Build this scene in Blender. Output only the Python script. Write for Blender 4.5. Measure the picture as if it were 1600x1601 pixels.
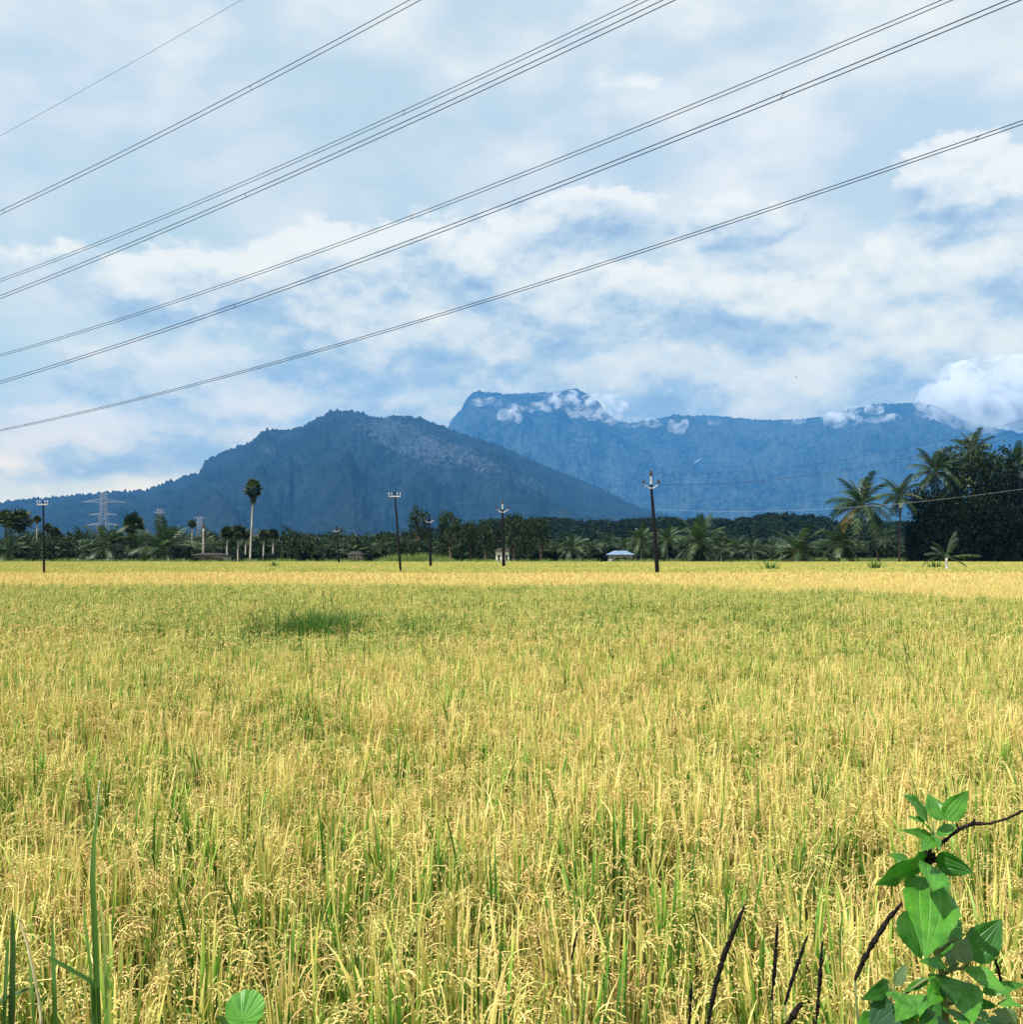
import bpy, math, random
import numpy as np
from mathutils import Vector, Matrix, Euler, noise

# ------------------------------------------------------------------ scene, camera, sky, sun, exposure
S = bpy.context.scene
for o in list(bpy.data.objects):
    bpy.data.objects.remove(o)
COL = S.collection
R = math.radians
rnd = random.Random(7)

CAM_H = 2.05            # eye height over the paddy floor (the viewer stands on the field bank)
HORIZON = 867.0         # where the horizon lies in the photograph's rows
F = 1600.0
PITCH = math.atan((HORIZON - 800.5) / F)
cam = bpy.data.cameras.new('camera')
cam.sensor_width = 36.0
cam.lens = 36.0
cam.clip_start = 0.05
cam.clip_end = 60000.0
camo = bpy.data.objects.new('camera', cam)
camo.location = (0, 0, CAM_H)
camo.rotation_euler = (R(90) + PITCH, 0, 0)
COL.objects.link(camo)
S.camera = camo

SUN_EL, SUN_AZ = R(60), R(-126)       # azimuth measured from straight ahead, positive to the right
sun = bpy.data.lights.new('sun', 'SUN')
sun.energy = 5.0
sun.angle = R(0.5)
sun.color = (1.0, 0.955, 0.88)
suno = bpy.data.objects.new('sun', sun)
sd = Vector((math.sin(SUN_AZ) * math.cos(SUN_EL), math.cos(SUN_AZ) * math.cos(SUN_EL), math.sin(SUN_EL)))
suno.rotation_euler = sd.to_track_quat('Z', 'Y').to_euler()
COL.objects.link(suno)

S.view_settings.view_transform = 'Standard'
S.view_settings.look = 'None'
S.view_settings.exposure = 0.78
S.view_settings.gamma = 1.0
S.view_settings.use_curve_mapping = False
S.render.engine = 'CYCLES'
S.cycles.max_bounces = 8
S.cycles.diffuse_bounces = 2
S.cycles.transmission_bounces = 4
S.cycles.transparent_max_bounces = 12
S.cycles.volume_bounces = 4
S.cycles.volume_max_steps = 256
S.cycles.use_denoising = True


class NT:
    """A small writer for node trees."""
    def __init__(self, tree):
        self.t = tree
        self.n = tree.nodes
        self.l = tree.links

    def put(self, sock, v):
        if v is None:
            return
        if isinstance(v, bpy.types.NodeSocket):
            self.l.new(v, sock)
        else:
            if sock.type == 'RGBA' and len(v) == 3:
                v = (*v, 1)
            sock.default_value = v

    def m(self, op, a, b=None, c=None, clamp=False):
        n = self.n.new('ShaderNodeMath')
        n.operation = op
        n.use_clamp = clamp
        for i, v in enumerate((a, b, c)):
            self.put(n.inputs[i], v)
        return n.outputs[0]

    def v(self, op, a, b=None, out=0):
        n = self.n.new('ShaderNodeVectorMath')
        n.operation = op
        self.put(n.inputs[0], a)
        if b is not None:
            if op == 'SCALE':
                self.put(n.inputs['Scale'], b)
            else:
                self.put(n.inputs[1], b)
        return n.outputs[out]

    def comb(self, x, y, z=0.0):
        n = self.n.new('ShaderNodeCombineXYZ')
        for i, v in enumerate((x, y, z)):
            self.put(n.inputs[i], v)
        return n.outputs[0]

    def sep(self, v):
        n = self.n.new('ShaderNodeSeparateXYZ')
        self.put(n.inputs[0], v)
        return n.outputs

    def noise(self, vec, scale, detail=4, rough=0.5, dist=0.0, out='Fac', lac=2.0):
        n = self.n.new('ShaderNodeTexNoise')
        self.put(n.inputs['Vector'], vec)
        n.inputs['Scale'].default_value = scale
        n.inputs['Detail'].default_value = detail
        n.inputs['Roughness'].default_value = rough
        n.inputs['Lacunarity'].default_value = lac
        n.inputs['Distortion'].default_value = dist
        return n.outputs[out]

    def ss(self, x, lo, hi, a=0.0, b=1.0):
        n = self.n.new('ShaderNodeMapRange')
        n.interpolation_type = 'SMOOTHSTEP'
        n.clamp = True
        self.put(n.inputs['Value'], x)
        self.put(n.inputs['From Min'], lo)
        self.put(n.inputs['From Max'], hi)
        self.put(n.inputs['To Min'], a)
        self.put(n.inputs['To Max'], b)
        return n.outputs[0]

    def mix(self, f, a, b, blend='MIX'):
        n = self.n.new('ShaderNodeMix')
        n.data_type = 'RGBA'
        n.blend_type = blend
        n.clamp_factor = True
        self.put(n.inputs[0], f)
        self.put(n.inputs[6], a)
        self.put(n.inputs[7], b)
        return n.outputs[2]

    def ramp(self, f, stops):
        n = self.n.new('ShaderNodeValToRGB')
        cr = n.color_ramp
        while len(cr.elements) < len(stops):
            cr.elements.new(0.5)
        for e, (p, c) in zip(cr.elements, stops):
            e.position = p
            e.color = (*c, 1)
        self.put(n.inputs[0], f)
        return n.outputs[0]

    def attr(self, name, out='Fac', kind='GEOMETRY'):
        n = self.n.new('ShaderNodeAttribute')
        n.attribute_name = name
        n.attribute_type = kind
        return n.outputs[out]


# ---- the sky: Nishita blue with a veil of high cloud and banks of cumulus, all by direction
W = bpy.data.worlds.new('World')
S.world = W
W.use_nodes = True
wt = NT(W.node_tree)
wt.n.clear()
sky = wt.n.new('ShaderNodeTexSky')
sky.sky_type = 'NISHITA'
sky.sun_disc = False
sky.sun_elevation = SUN_EL
sky.sun_rotation = SUN_AZ
sky.air_density = 1.0
sky.dust_density = 0.6
sky.ozone_density = 2.0
tc = wt.n.new('ShaderNodeTexCoord').outputs['Generated']
dx, dy, dz = wt.sep(tc)
hor = wt.m('SQRT', wt.m('ADD', wt.m('MULTIPLY', dx, dx), wt.m('MULTIPLY', dy, dy)))
az = wt.m('ARCTAN2', dx, dy)
el = wt.m('DIVIDE', dz, wt.m('MAXIMUM', hor, 0.05))
zz = wt.m('ADD', wt.m('MAXIMUM', dz, 0.0), 0.16)
plan = wt.comb(wt.m('DIVIDE', dx, zz), wt.m('DIVIDE', dy, zz), 0.0)
ae = wt.comb(az, wt.m('MULTIPLY', el, 1.5), 0.0)

SKY_STRENGTH = 0.1


def lin(r, g, b, k=1.0):
    f = lambda c: ((c / 255 + 0.055) / 1.055) ** 2.4 if c > 10 else c / 255 / 12.92
    return (f(r) * k, f(g) * k, f(b) * k)


KS = 1.0 / SKY_STRENGTH
blue = wt.mix(0.80, wt.v('MULTIPLY', sky.outputs[0], (1.35, 1.25, 1.05)), lin(190, 211, 225, KS))
# high veil, streaked
warp = wt.noise(plan, 0.5, 3, 0.5, out='Color')
pw = wt.v('ADD', wt.v('MULTIPLY', plan, (0.62, 1.0, 1.0)), wt.v('SCALE', warp, 1.2))
veil_n = wt.noise(pw, 0.85, 7, 0.56)
veil_f = wt.noise(ae, 5.0, 6, 0.55)
veil = wt.ss(wt.m('ADD', veil_n, wt.m('MULTIPLY', wt.m('SUBTRACT', veil_f, 0.5), 0.55)), 0.28, 0.56)
veil_c = wt.mix(wt.ss(wt.noise(ae, 6.5, 5, 0.5), 0.35, 0.65), lin(184, 203, 221, KS), lin(229, 232, 235, KS))
skyc = wt.mix(wt.m('MULTIPLY', veil, 0.9), blue, veil_c)


def cumulus_field(off):
    q = wt.v('ADD', ae, (0.0, off, 0.0))
    a = wt.noise(q, 8.0, 10, 0.58)
    b = wt.noise(wt.v('ADD', q, (3.1, 7.7, 0)), 2.6, 3, 0.5)
    return wt.m('ADD', wt.m('MULTIPLY', a, 0.62), wt.m('MULTIPLY', b, 0.38))


d0 = cumulus_field(0.0)
d1 = cumulus_field(0.018)
d2 = cumulus_field(0.055)
relief = wt.m('ADD', wt.m('MULTIPLY', wt.m('SUBTRACT', d0, d1), 3.0), wt.m('MULTIPLY', wt.m('SUBTRACT', d0, d2), 3.8))


# bodies of cumulus in the quarter of the sky the photograph shows: (column, row, half width, half height, weight)
def px_dir(u, v):
    a = math.atan((u - 800) / F)
    return a, (HORIZON - v) / F * math.cos(a)


BANKS = [(650, 425, 80, 42, 1.0), (780, 455, 190, 60, .95), (890, 352, 105, 42, .9), (1170, 352, 110, 38, .85), (940, 490, 210, 62, .9),
         (1250, 478, 130, 45, .95), (1440, 476, 130, 48, .95), (1420, 556, 110, 36, 1.0), (1545, 300, 100, 60, .8), (330, 575, 260, 36, .75),
         (160, 590, 110, 40, .65), (985, 612, 130, 50, 1.15), (1180, 620, 190, 40, .8), (1560, 610, 130, 90, 1.15), (210, 705, 240, 30, .8),
         (560, 505, 150, 38, .6), (560, 640, 210, 30, .6), (800, 590, 150, 30, .7), (1090, 560, 330, 60, .72), (1330, 420, 240, 70, .7), (700, 530, 240, 50, .7), (250, 470, 260, 60, .5), (60, 660, 140, 30, .6)]
body = None
wsum = 0.02
hsum = 0.0
for (u, v, w, h, k) in BANKS:
    a, t = px_dir(u, v)
    ddx = wt.m('MULTIPLY', wt.m('SUBTRACT', az, a), F / w / 1.25)
    ddy = wt.m('MULTIPLY', wt.m('SUBTRACT', el, t), F / h / 1.15)
    rr = wt.m('ADD', wt.m('MULTIPLY', ddx, ddx), wt.m('MULTIPLY', ddy, ddy))
    g = wt.m('MULTIPLY', wt.m('POWER', 2.718, wt.m('MULTIPLY', rr, -0.75)), k)
    body = g if body is None else wt.m('MAXIMUM', body, g)
    g2 = wt.m('MULTIPLY', g, g)
    wsum = wt.m('ADD', g2, wsum)
    hsum = wt.m('MULTIPLY_ADD', g2, ddy, hsum)
# the same weather goes on all round: a belt of cumulus low in the sky
belt = wt.m('MULTIPLY', wt.ss(el, 0.0, 0.06), wt.ss(el, 0.38, 0.16))
front = wt.ss(wt.m('ABSOLUTE', az), 0.5, 0.8)
body = wt.m('MAXIMUM', body, wt.m('MULTIPLY', wt.m('MULTIPLY', belt, front), wt.ss(wt.noise(ae, 2.2, 3, 0.5), 0.36, 0.62)))
dens = wt.m('ADD', wt.m('MULTIPLY', body, 1.15), wt.m('MULTIPLY', wt.m('SUBTRACT', d0, 0.5), 3.0))
upper = wt.m('DIVIDE', hsum, wsum)
alpha = wt.ss(dens, 0.25, wt.m('SUBTRACT', 0.54, wt.m('MULTIPLY', wt.m('MULTIPLY', upper, 1.0, clamp=True), 0.19)))
# 'upper' tells how high in its own cloud a direction lies: crisp bright heads, soft grey bases
light = wt.m('ADD', wt.m('MULTIPLY', relief, 0.85), wt.m('MULTIPLY_ADD', upper, 0.50, 0.56), clamp=True)
cum_c = wt.ramp(light, [(0.0, lin(134, 159, 196, KS)), (0.3, lin(164, 185, 212, KS)), (0.62, lin(208, 218, 228, KS)), (1.0, lin(236, 238, 239, KS))])
skyc = wt.mix(wt.m('MULTIPLY', alpha, 0.92), skyc, cum_c)
low = wt.ss(el, 0.42, 0.04)
skyc = wt.v('MULTIPLY', skyc, wt.comb(wt.m('MULTIPLY_ADD', low, 0.42, 1.0), wt.m('MULTIPLY_ADD', low, 0.30, 1.0), wt.m('MULTIPLY_ADD', low, -0.06, 1.0)))
vlow = wt.ss(el, 0.17, 0.02)
skyc = wt.v('MULTIPLY', skyc, wt.comb(wt.m('MULTIPLY_ADD', vlow, 0.95, 0.86), wt.m('MULTIPLY_ADD', vlow, 0.50, 0.80), wt.m('MULTIPLY_ADD', vlow, -0.02, 0.68)))
bg = wt.n.new('ShaderNodeBackground')
wt.put(bg.inputs[0], skyc)
bg.inputs[1].default_value = SKY_STRENGTH
wo = wt.n.new('ShaderNodeOutputWorld')
wt.l.new(bg.outputs[0], wo.inputs[0])


# ------------------------------------------------------------------ helpers
CP, SP = math.cos(PITCH), math.sin(PITCH)


def ray(u, v):
    x = (u - 800.0) / F
    y = (800.5 - v) / F
    return Vector((x, CP - y * SP, SP + y * CP))


def at(u, v, Y):
    """The point straight ahead by Y metres that the photograph shows at column u, row v."""
    d = ray(u, v)
    return Vector((0, 0, CAM_H)) + d * (Y / d.y)


def tag(o, label=None, cat=None, group=None, kind=None):
    if label:
        o['label'] = label
    if cat:
        o['category'] = cat
    if group:
        o['group'] = group
    if kind:
        o['kind'] = kind
    return o


def empty(name, loc, rz=0.0):
    o = bpy.data.objects.new(name, None)
    o.location = loc
    o.rotation_euler = (0, 0, rz)
    o.empty_display_size = 0.3
    COL.objects.link(o)
    return o


class MB:
    """Collects faces, with one float ('tint') per vertex, and links them as ONE mesh object."""
    def __init__(self):
        self.V, self.Fc, self.T = [], [], []

    def add(self, verts, faces, tint=0.5):
        b = len(self.V)
        self.V.extend([tuple(v) for v in verts])
        if isinstance(tint, (int, float)):
            self.T.extend([tint] * len(verts))
        else:
            self.T.extend(tint)
        self.Fc.extend([tuple(i + b for i in f) for f in faces])

    def tube(self, pts, rads, n=6, tint=0.5, cap=True):
        pts = [Vector(p) for p in pts]
        if isinstance(rads, (int, float)):
            rads = [rads] * len(pts)
        vs, fs = [], []
        for i, p in enumerate(pts):
            d = (pts[min(i + 1, len(pts) - 1)] - pts[max(i - 1, 0)]).normalized()
            a = d.orthogonal() if abs(d.z) > 0.99 else d.cross(Vector((0, 0, 1)))
            a.normalize()
            b = d.cross(a)
            for k in range(n):
                t = 2 * math.pi * k / n
                vs.append(p + (a * math.cos(t) + b * math.sin(t)) * rads[i])
        for i in range(len(pts) - 1):
            for k in range(n):
                fs.append((i * n + k, i * n + (k + 1) % n, (i + 1) * n + (k + 1) % n, (i + 1) * n + k))
        if cap:
            fs.append(tuple(range(n - 1, -1, -1)))
            fs.append(tuple((len(pts) - 1) * n + k for k in range(n)))
        self.add(vs, fs, tint)

    def box(self, c, s, rz=0.0, tint=0.5):
        c = Vector(c)
        m = Matrix.Rotation(rz, 3, 'Z')
        vs = [c + m @ Vector((sx * s[0] / 2, sy * s[1] / 2, sz * s[2] / 2)) for sx in (-1, 1) for sy in (-1, 1) for sz in (-1, 1)]
        self.add(vs, [(0, 1, 3, 2), (4, 6, 7, 5), (0, 4, 5, 1), (2, 3, 7, 6), (0, 2, 6, 4), (1, 5, 7, 3)], tint)

    def bar(self, a, b, w, tint=0.5):
        self.tube([a, b], w / 2, 4, tint)

    def mesh(self, name, mat, smooth=False):
        me = bpy.data.meshes.new(name)
        me.from_pydata(self.V, [], self.Fc)
        at_ = me.attributes.new('tint', 'FLOAT', 'POINT')
        at_.data.foreach_set('value', np.array(self.T, dtype=np.float32))
        me.materials.append(mat)
        if smooth:
            me.polygons.foreach_set('use_smooth', [True] * len(me.polygons))
        me.update()
        return me

    def build(self, name, mat, parent=None, loc=None, smooth=False):
        return link(name, self.mesh(name, mat, smooth), parent, loc)


def link(name, me, parent=None, loc=None, rot=None, sc=None):
    o = bpy.data.objects.new(name, me)
    if parent:
        o.parent = parent
    if loc is not None:
        o.location = loc
    if rot is not None:
        o.rotation_euler = rot
    if sc is not None:
        o.scale = sc
    COL.objects.link(o)
    return o


def copy_tree(o, parent=None):
    c = o.copy()
    COL.objects.link(c)
    c.parent = parent
    for ch in o.children:
        copy_tree(ch, c)
    return c


# ------------------------------------------------------------------ materials
MATS = {}


def mat(name):
    m = bpy.data.materials.new(name)
    m.use_nodes = True
    t = NT(m.node_tree)
    t.n.clear()
    out = t.n.new('ShaderNodeOutputMaterial')
    MATS[name] = m
    return m, t, out


def principled(t, out, color, rough=0.8, spec=0.3, normal=None, metal=0.0):
    b = t.n.new('ShaderNodeBsdfPrincipled')
    t.put(b.inputs['Base Color'], color)
    t.put(b.inputs['Roughness'], rough)
    b.inputs['Specular IOR Level'].default_value = spec
    b.inputs['Metallic'].default_value = metal
    if normal is not None:
        t.put(b.inputs['Normal'], normal)
    if out is not None:
        t.l.new(b.outputs[0], out.inputs[0])
    return b.outputs[0]


def bump(t, h, strength=0.5, dist=0.05):
    n = t.n.new('ShaderNodeBump')
    n.inputs['Strength'].default_value = strength
    n.inputs['Distance'].default_value = dist
    t.put(n.inputs['Height'], h)
    return n.outputs[0]


def leafy(name, stops, trans=0.3, rough=0.55, spec=0.25, nscale=0.6, rand=0.12, dark=1.0, tcol=(1.2, 1.35, 0.5)):
    """Leaf tissue: colour from the tint stored per leaf, a slow noise over the plant and the plant's own shade."""
    m, t, out = mat(name)
    pos = t.n.new('ShaderNodeNewGeometry').outputs['Position']
    oi = t.n.new('ShaderNodeObjectInfo').outputs['Random']
    f = t.m('ADD', t.attr('tint'), t.m('MULTIPLY', t.m('SUBTRACT', t.noise(pos, nscale, 3, 0.5), 0.5), 0.5))
    f = t.m('ADD', f, t.m('MULTIPLY', t.m('SUBTRACT', oi, 0.5), rand), clamp=True)
    c = t.ramp(f, [(p, tuple(q * dark for q in k)) for p, k in stops])
    d = principled(t, None, c, rough, spec)
    tr = t.n.new('ShaderNodeBsdfTranslucent')
    t.put(tr.inputs[0], t.v('MULTIPLY', c, tcol))
    mx = t.n.new('ShaderNodeMixShader')
    mx.inputs[0].default_value = trans
    t.l.new(d, mx.inputs[1])
    t.l.new(tr.outputs[0], mx.inputs[2])
    t.l.new(mx.outputs[0], out.inputs[0])
    return m


def plain(name, c1, c2, scale=3.0, rough=0.8, spec=0.3, bmp=0.0, metal=0.0, detail=5):
    m, t, out = mat(name)
    oc = t.n.new('ShaderNodeTexCoord').outputs['Object']
    n = t.noise(oc, scale, detail, 0.6)
    c = t.mix(t.ss(n, 0.3, 0.7), c1, c2)
    principled(t, out, c, rough, spec, bump(t, n, bmp, 0.02) if bmp else None, metal)
    return m


M_FROND = leafy('coconut frond', [(0.0, (.006, .014, .007)), (0.45, (.017, .040, .014)), (0.72, (.055, .10, .030)), (1.0, (.20, .20, .075))], 0.2, 0.45, 0.3, 0.25, dark=.8)
M_FRONDF = leafy('front coconut frond', [(0.0, (.006, .013, .007)), (0.45, (.018, .040, .014)), (0.72, (.060, .105, .032)), (1.0, (.24, .22, .085))], 0.2, 0.45, 0.3, 0.25)
M_FAN = leafy('palmyra fan', [(0.0, (.005, .010, .005)), (0.45, (.018, .034, .012)), (0.72, (.07, .10, .036)), (1.0, (.24, .22, .10))], 0.15, 0.5, 0.15, 0.4)
M_TREE = leafy('broadleaf foliage', [(0.0, (.006, .013, .006)), (0.45, (.022, .046, .016)), (0.75, (.075, .12, .034)), (1.0, (.18, .21, .075))], 0.2, 0.5, 0.2, 0.3, dark=.72)
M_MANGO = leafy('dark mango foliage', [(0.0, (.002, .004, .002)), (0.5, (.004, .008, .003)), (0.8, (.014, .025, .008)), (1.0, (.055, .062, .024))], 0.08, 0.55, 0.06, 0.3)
M_WOOD = leafy('far wood foliage', [(0.0, (.006, .014, .009)), (0.5, (.015, .034, .017)), (0.8, (.03, .058, .024)), (1.0, (.06, .085, .034))], 0.15, 0.6, 0.08, 0.05, 0.35, dark=.72)
M_BUSH = leafy('undergrowth foliage', [(0.0, (.004, .009, .004)), (0.5, (.013, .028, .009)), (0.8, (.04, .07, .018)), (1.0, (.11, .14, .04))], 0.2, 0.6, 0.1, 0.2, dark=.72)
M_GRASS = leafy('green grass', [(0.0, (.02, .05, .012)), (0.4, (.06, .15, .025)), (0.75, (.14, .26, .05)), (1.0, (.34, .36, .12))], 0.35, 0.5, 0.3, 0.5)
M_REED = leafy('pale verge grass', [(0.0, (.05, .10, .02)), (0.5, (.13, .21, .05)), (1.0, (.30, .34, .13))], 0.35, 0.5, 0.3, 0.5)
M_TRUNK = plain('grey palm trunk', (.13, .11, .09), (.30, .27, .23), 2.2, 0.9, 0.15, 0.6)
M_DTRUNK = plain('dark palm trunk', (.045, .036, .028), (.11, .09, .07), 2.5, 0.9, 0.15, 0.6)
M_PALE = plain('pale palmyra trunk', (.24, .22, .19), (.50, .47, .42), 1.2, 0.9, 0.15, 0.5)
M_BARK = plain('tree bark', (.05, .038, .026), (.12, .095, .07), 3.0, 0.95, 0.1, 0.8)
M_POLE = plain('weathered dark pole', (.003, .003, .004), (.008, .007, .0085), 3.0, 0.8, 0.2, 0.4)
M_ARM = plain('galvanised bracket', (.38, .39, .41), (.60, .60, .61), 6.0, 0.5, 0.5)
M_PORC = plain('brown porcelain', (.02, .014, .012), (.05, .03, .024), 4.0, 0.25, 0.5)
M_STEEL = plain('galvanised lattice', (.22, .24, .27), (.34, .36, .40), 1.0, 0.5, 0.4)
M_WIRE = plain('aluminium conductor', (.008, .016, .040), (.014, .026, .055), 0.4, 0.6, 0.15)
M_THIN = plain('weathered wire', (.02, .035, .08), (.03, .05, .10), 0.4, 0.6, 0.2)
M_BRIGHT = plain('bright wire', (.32, .34, .34), (.48, .50, .50), 0.4, 0.4, 0.5)
M_WHITE = plain('whitewashed wall', (.62, .61, .58), (.80, .80, .78), 1.2, 0.9, 0.1, 0.2)
M_TILE = plain('brown roof tiles', (.022, .020, .020), (.05, .045, .042), 2.5, 0.9, 0.1, 0.4)
M_BLUE = plain('blue roof sheeting', (.085, .15, .26), (.16, .235, .34), 1.0, 0.4, 0.4)
M_DARK = plain('dark opening', (.010, .010, .012), (.02, .02, .022), 2.0, 0.5, 0.3)
M_CONC = plain('weathered concrete', (.26, .24, .20), (.42, .40, .35), 1.5, 0.95, 0.1, 0.4)
M_STEM = plain('green weed stem', (.06, .10, .03), (.12, .16, .05), 30.0, 0.6, 0.3)
M_TWIG = plain('dark dry twig', (.008, .006, .006), (.026, .018, .015), 60.0, 0.9, 0.1, 0.6)
M_SPIKE = plain('dark seed spike', (.006, .006, .006), (.028, .024, .022), 160.0, 0.9, 0.1, 0.8)
# ------------------------------------------------------------------ ground
def ground_material():
    m, t, out = mat('paddy floor and far land')
    pos = t.n.new('ShaderNodeNewGeometry').outputs['Position']
    n = t.noise(pos, 0.02, 6, 0.6)
    n2 = t.noise(pos, 3.0, 6, 0.65)
    far = t.mix(t.ss(n, 0.35, 0.65), (.035, .055, .020), (.085, .10, .035))
    soil = t.mix(t.ss(n2, 0.3, 0.7), (.030, .022, .014), (.085, .062, .036))
    y = t.sep(pos)[1]
    c = t.mix(t.ss(y, 168.0, 174.0), soil, far)
    principled(t, out, c, 0.95, 0.1, bump(t, n2, 0.8, 0.06))
    return m


def bank_h(y):
    # the bank (bund) the photographer stands on
    s = min(1.0, max(0.0, (1.75 - y) / 0.7))
    return 0.45 * s * s * (3 - 2 * s)


GX = [-17500, -9000, -3000, -1200, -500, -220, -120, -60, -30, -15, -8, -4, -2, -1, 0, 1, 2, 4, 8, 15, 30, 60, 120, 220, 500, 1200, 3000, 9000, 17500]
GY = [-2000, -600, -150, -40, -12, -6, -3, -1, 0, .4, .8, 1.05, 1.2, 1.35, 1.5, 1.65, 1.8, 2.2, 3, 5, 9, 16, 30, 50, 80, 120, 175, 260, 420, 800, 1800, 4000, 8000, 17500]
gm = MB()
gm.add([(x, y, bank_h(y) + (0.02 * noise.noise(Vector((x * 2.1, y * 3.3, 0))) if -3 < y < 3 else 0)) for y in GY for x in GX],
       [(j * len(GX) + i, j * len(GX) + i + 1, (j + 1) * len(GX) + i + 1, (j + 1) * len(GX) + i) for j in range(len(GY) - 1) for i in range(len(GX) - 1)])
tag(gm.build('ground', ground_material(), smooth=True), kind='structure')


# ------------------------------------------------------------------ mountains
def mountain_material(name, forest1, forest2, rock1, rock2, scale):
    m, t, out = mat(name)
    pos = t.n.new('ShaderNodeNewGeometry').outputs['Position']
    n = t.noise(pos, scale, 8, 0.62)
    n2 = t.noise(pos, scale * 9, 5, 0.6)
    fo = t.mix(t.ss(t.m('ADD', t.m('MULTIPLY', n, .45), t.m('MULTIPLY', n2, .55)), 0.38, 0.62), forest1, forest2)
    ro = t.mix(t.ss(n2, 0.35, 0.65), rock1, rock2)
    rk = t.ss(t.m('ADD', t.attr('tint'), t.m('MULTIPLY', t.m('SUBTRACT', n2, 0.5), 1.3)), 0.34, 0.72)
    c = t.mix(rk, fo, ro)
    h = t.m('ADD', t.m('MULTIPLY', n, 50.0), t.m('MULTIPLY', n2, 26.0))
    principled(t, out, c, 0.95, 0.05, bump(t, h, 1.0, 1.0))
    return m


def interp(pts, u):
    xs = [p[0] for p in pts]
    ys = [p[1] for p in pts]
    return np.interp(u, xs, ys)


def mountain(name, prof, Rf, Rr, Rb, du, power, spur, bumps, rocks, mtl, seed):
    """A ridge whose crest stands at Rr metres; slopes run down to Rf in front and Rb behind."""
    u0, u1 = prof[0][0], prof[-1][0]
    us = np.arange(u0, u1 + 1e-3, du)
    ts = list(np.concatenate([np.linspace(0, 0.6, 22), np.linspace(0.6, 1.0, 34)[1:], np.linspace(1.0, 2.0, 12)[1:]]))
    V, T = [], []
    for t in ts:
        for u in us:
            a = math.atan((u - 800) / F)
            # crest height seen at this column
            v = float(interp(prof, u))
            zr = CAM_H + (HORIZON - v) / F * math.cos(a) * Rr
            zr = max(zr, 5.0)
            if t <= 1:
                r = Rf + (Rr - Rf) * t
                z = zr * t ** power
                env = 4 * t * (1 - t)
            else:
                r = Rr + (Rb - Rr) * (t - 1)
                z = zr * (1 - (t - 1)) ** 1.1
                env = 4 * (t - 1) * (2 - t)
            p = Vector((a * 8.0 + t * 1.3 + seed, t * 2.6 - a * 3.0, seed))
            rid = noise.ridged_multi_fractal(p, 0.9, 2.1, 5, 1.0, 2.0) - 1.0
            fine = noise.fractal(Vector((a * 46, t * 22, seed)), 0.9, 2.0, 5)
            z += env * zr * (spur * rid * 0.35 + spur * 0.16 * fine)
            # a broken tree line on the crest
            w = math.exp(-((t - 1) / 0.05) ** 2)
            tree = noise.noise(Vector((u * 0.33, t * 30, seed + 3))) + 0.7 * noise.noise(Vector((u * 0.11, t * 9, seed)))
            z += bumps * (0.25 + w) * tree * min(1.0, max(t, 0.1))
            # never let the front slope stand higher in view than the crest
            if t < 1:
                z = min(z, (zr - CAM_H) / Rr * r * (0.995 - 0.05 * (1 - t)) + CAM_H)
            z = max(z, -0.5)
            V.append((math.sin(a) * r, math.cos(a) * r, z))
            k = 0.0
            vv = HORIZON - (z - CAM_H) / r * F / math.cos(a)
            for (ru, rv, rw, rh, sl, rs) in rocks:
                du_ = u - ru
                dv_ = vv - (rv + sl * du_)
                g = rs * math.exp(-(du_ / rw) ** 2 - (dv_ / rh) ** 2)
                k = max(k, g)
            T.append(k)
    n = len(us)
    fs = [(j * n + i, j * n + i + 1, (j + 1) * n + i + 1, (j + 1) * n + i) for j in range(len(ts) - 1) for i in range(n - 1)]
    mb = MB()
    mb.add(V, fs, T)
    return tag(mb.build(name, mtl, smooth=True), kind='structure')


NEAR_P = [(-500, 812), (-250, 800), (0, 785), (30, 781), (90, 776), (150, 771), (195, 766), (225, 766), (250, 757), (280, 747), (310, 738), (318, 722), (335, 712),
          (352, 704), (375, 695), (392, 690), (405, 676), (415, 671), (435, 671), (455, 670), (480, 661), (500, 650), (515, 643), (530, 639), (550, 641), (575, 648),
          (600, 652), (625, 650), (645, 649), (665, 655), (690, 665), (710, 673), (740, 682), (770, 692), (800, 704), (830, 717), (860, 730), (890, 743), (920, 755),
          (950, 768), (975, 780), (1010, 795), (1050, 806), (1120, 822), (1200, 840), (1300, 860)]
FAR_P = [(420, 800), (600, 740), (680, 690), (700, 667), (707, 654), (720, 640), (728, 625), (738, 613), (748, 610), (770, 613), (800, 615), (830, 613), (860, 612),
         (885, 609), (895, 606), (905, 607), (915, 613), (930, 621), (938, 629), (950, 646), (965, 656), (990, 661), (1010, 657), (1040, 652), (1055, 647), (1080, 650),
         (1100, 648), (1130, 650), (1160, 653), (1190, 656), (1215, 656), (1260, 654), (1290, 650), (1310, 644), (1330, 638), (1355, 635), (1370, 631), (1400, 630),
         (1440, 628), (1465, 632), (1480, 640), (1500, 652), (1540, 664), (1600, 676), (1700, 690), (1850, 720), (2100, 780)]
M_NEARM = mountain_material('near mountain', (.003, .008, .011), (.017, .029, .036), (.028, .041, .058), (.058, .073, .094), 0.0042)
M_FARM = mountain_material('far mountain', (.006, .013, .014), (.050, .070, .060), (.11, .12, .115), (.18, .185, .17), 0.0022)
near_rocks = [(640, 690, 95, 34, 0.35, .85), (730, 715, 75, 22, 0.42, .75), (560, 668, 40, 18, 0.2, .45), (420, 703, 18, 16, 0, .6), (820, 752, 70, 18, 0.45, .55), (470, 720, 60, 14, 0.1, .32), (640, 730, 60, 18, .2, .4)]
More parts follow.
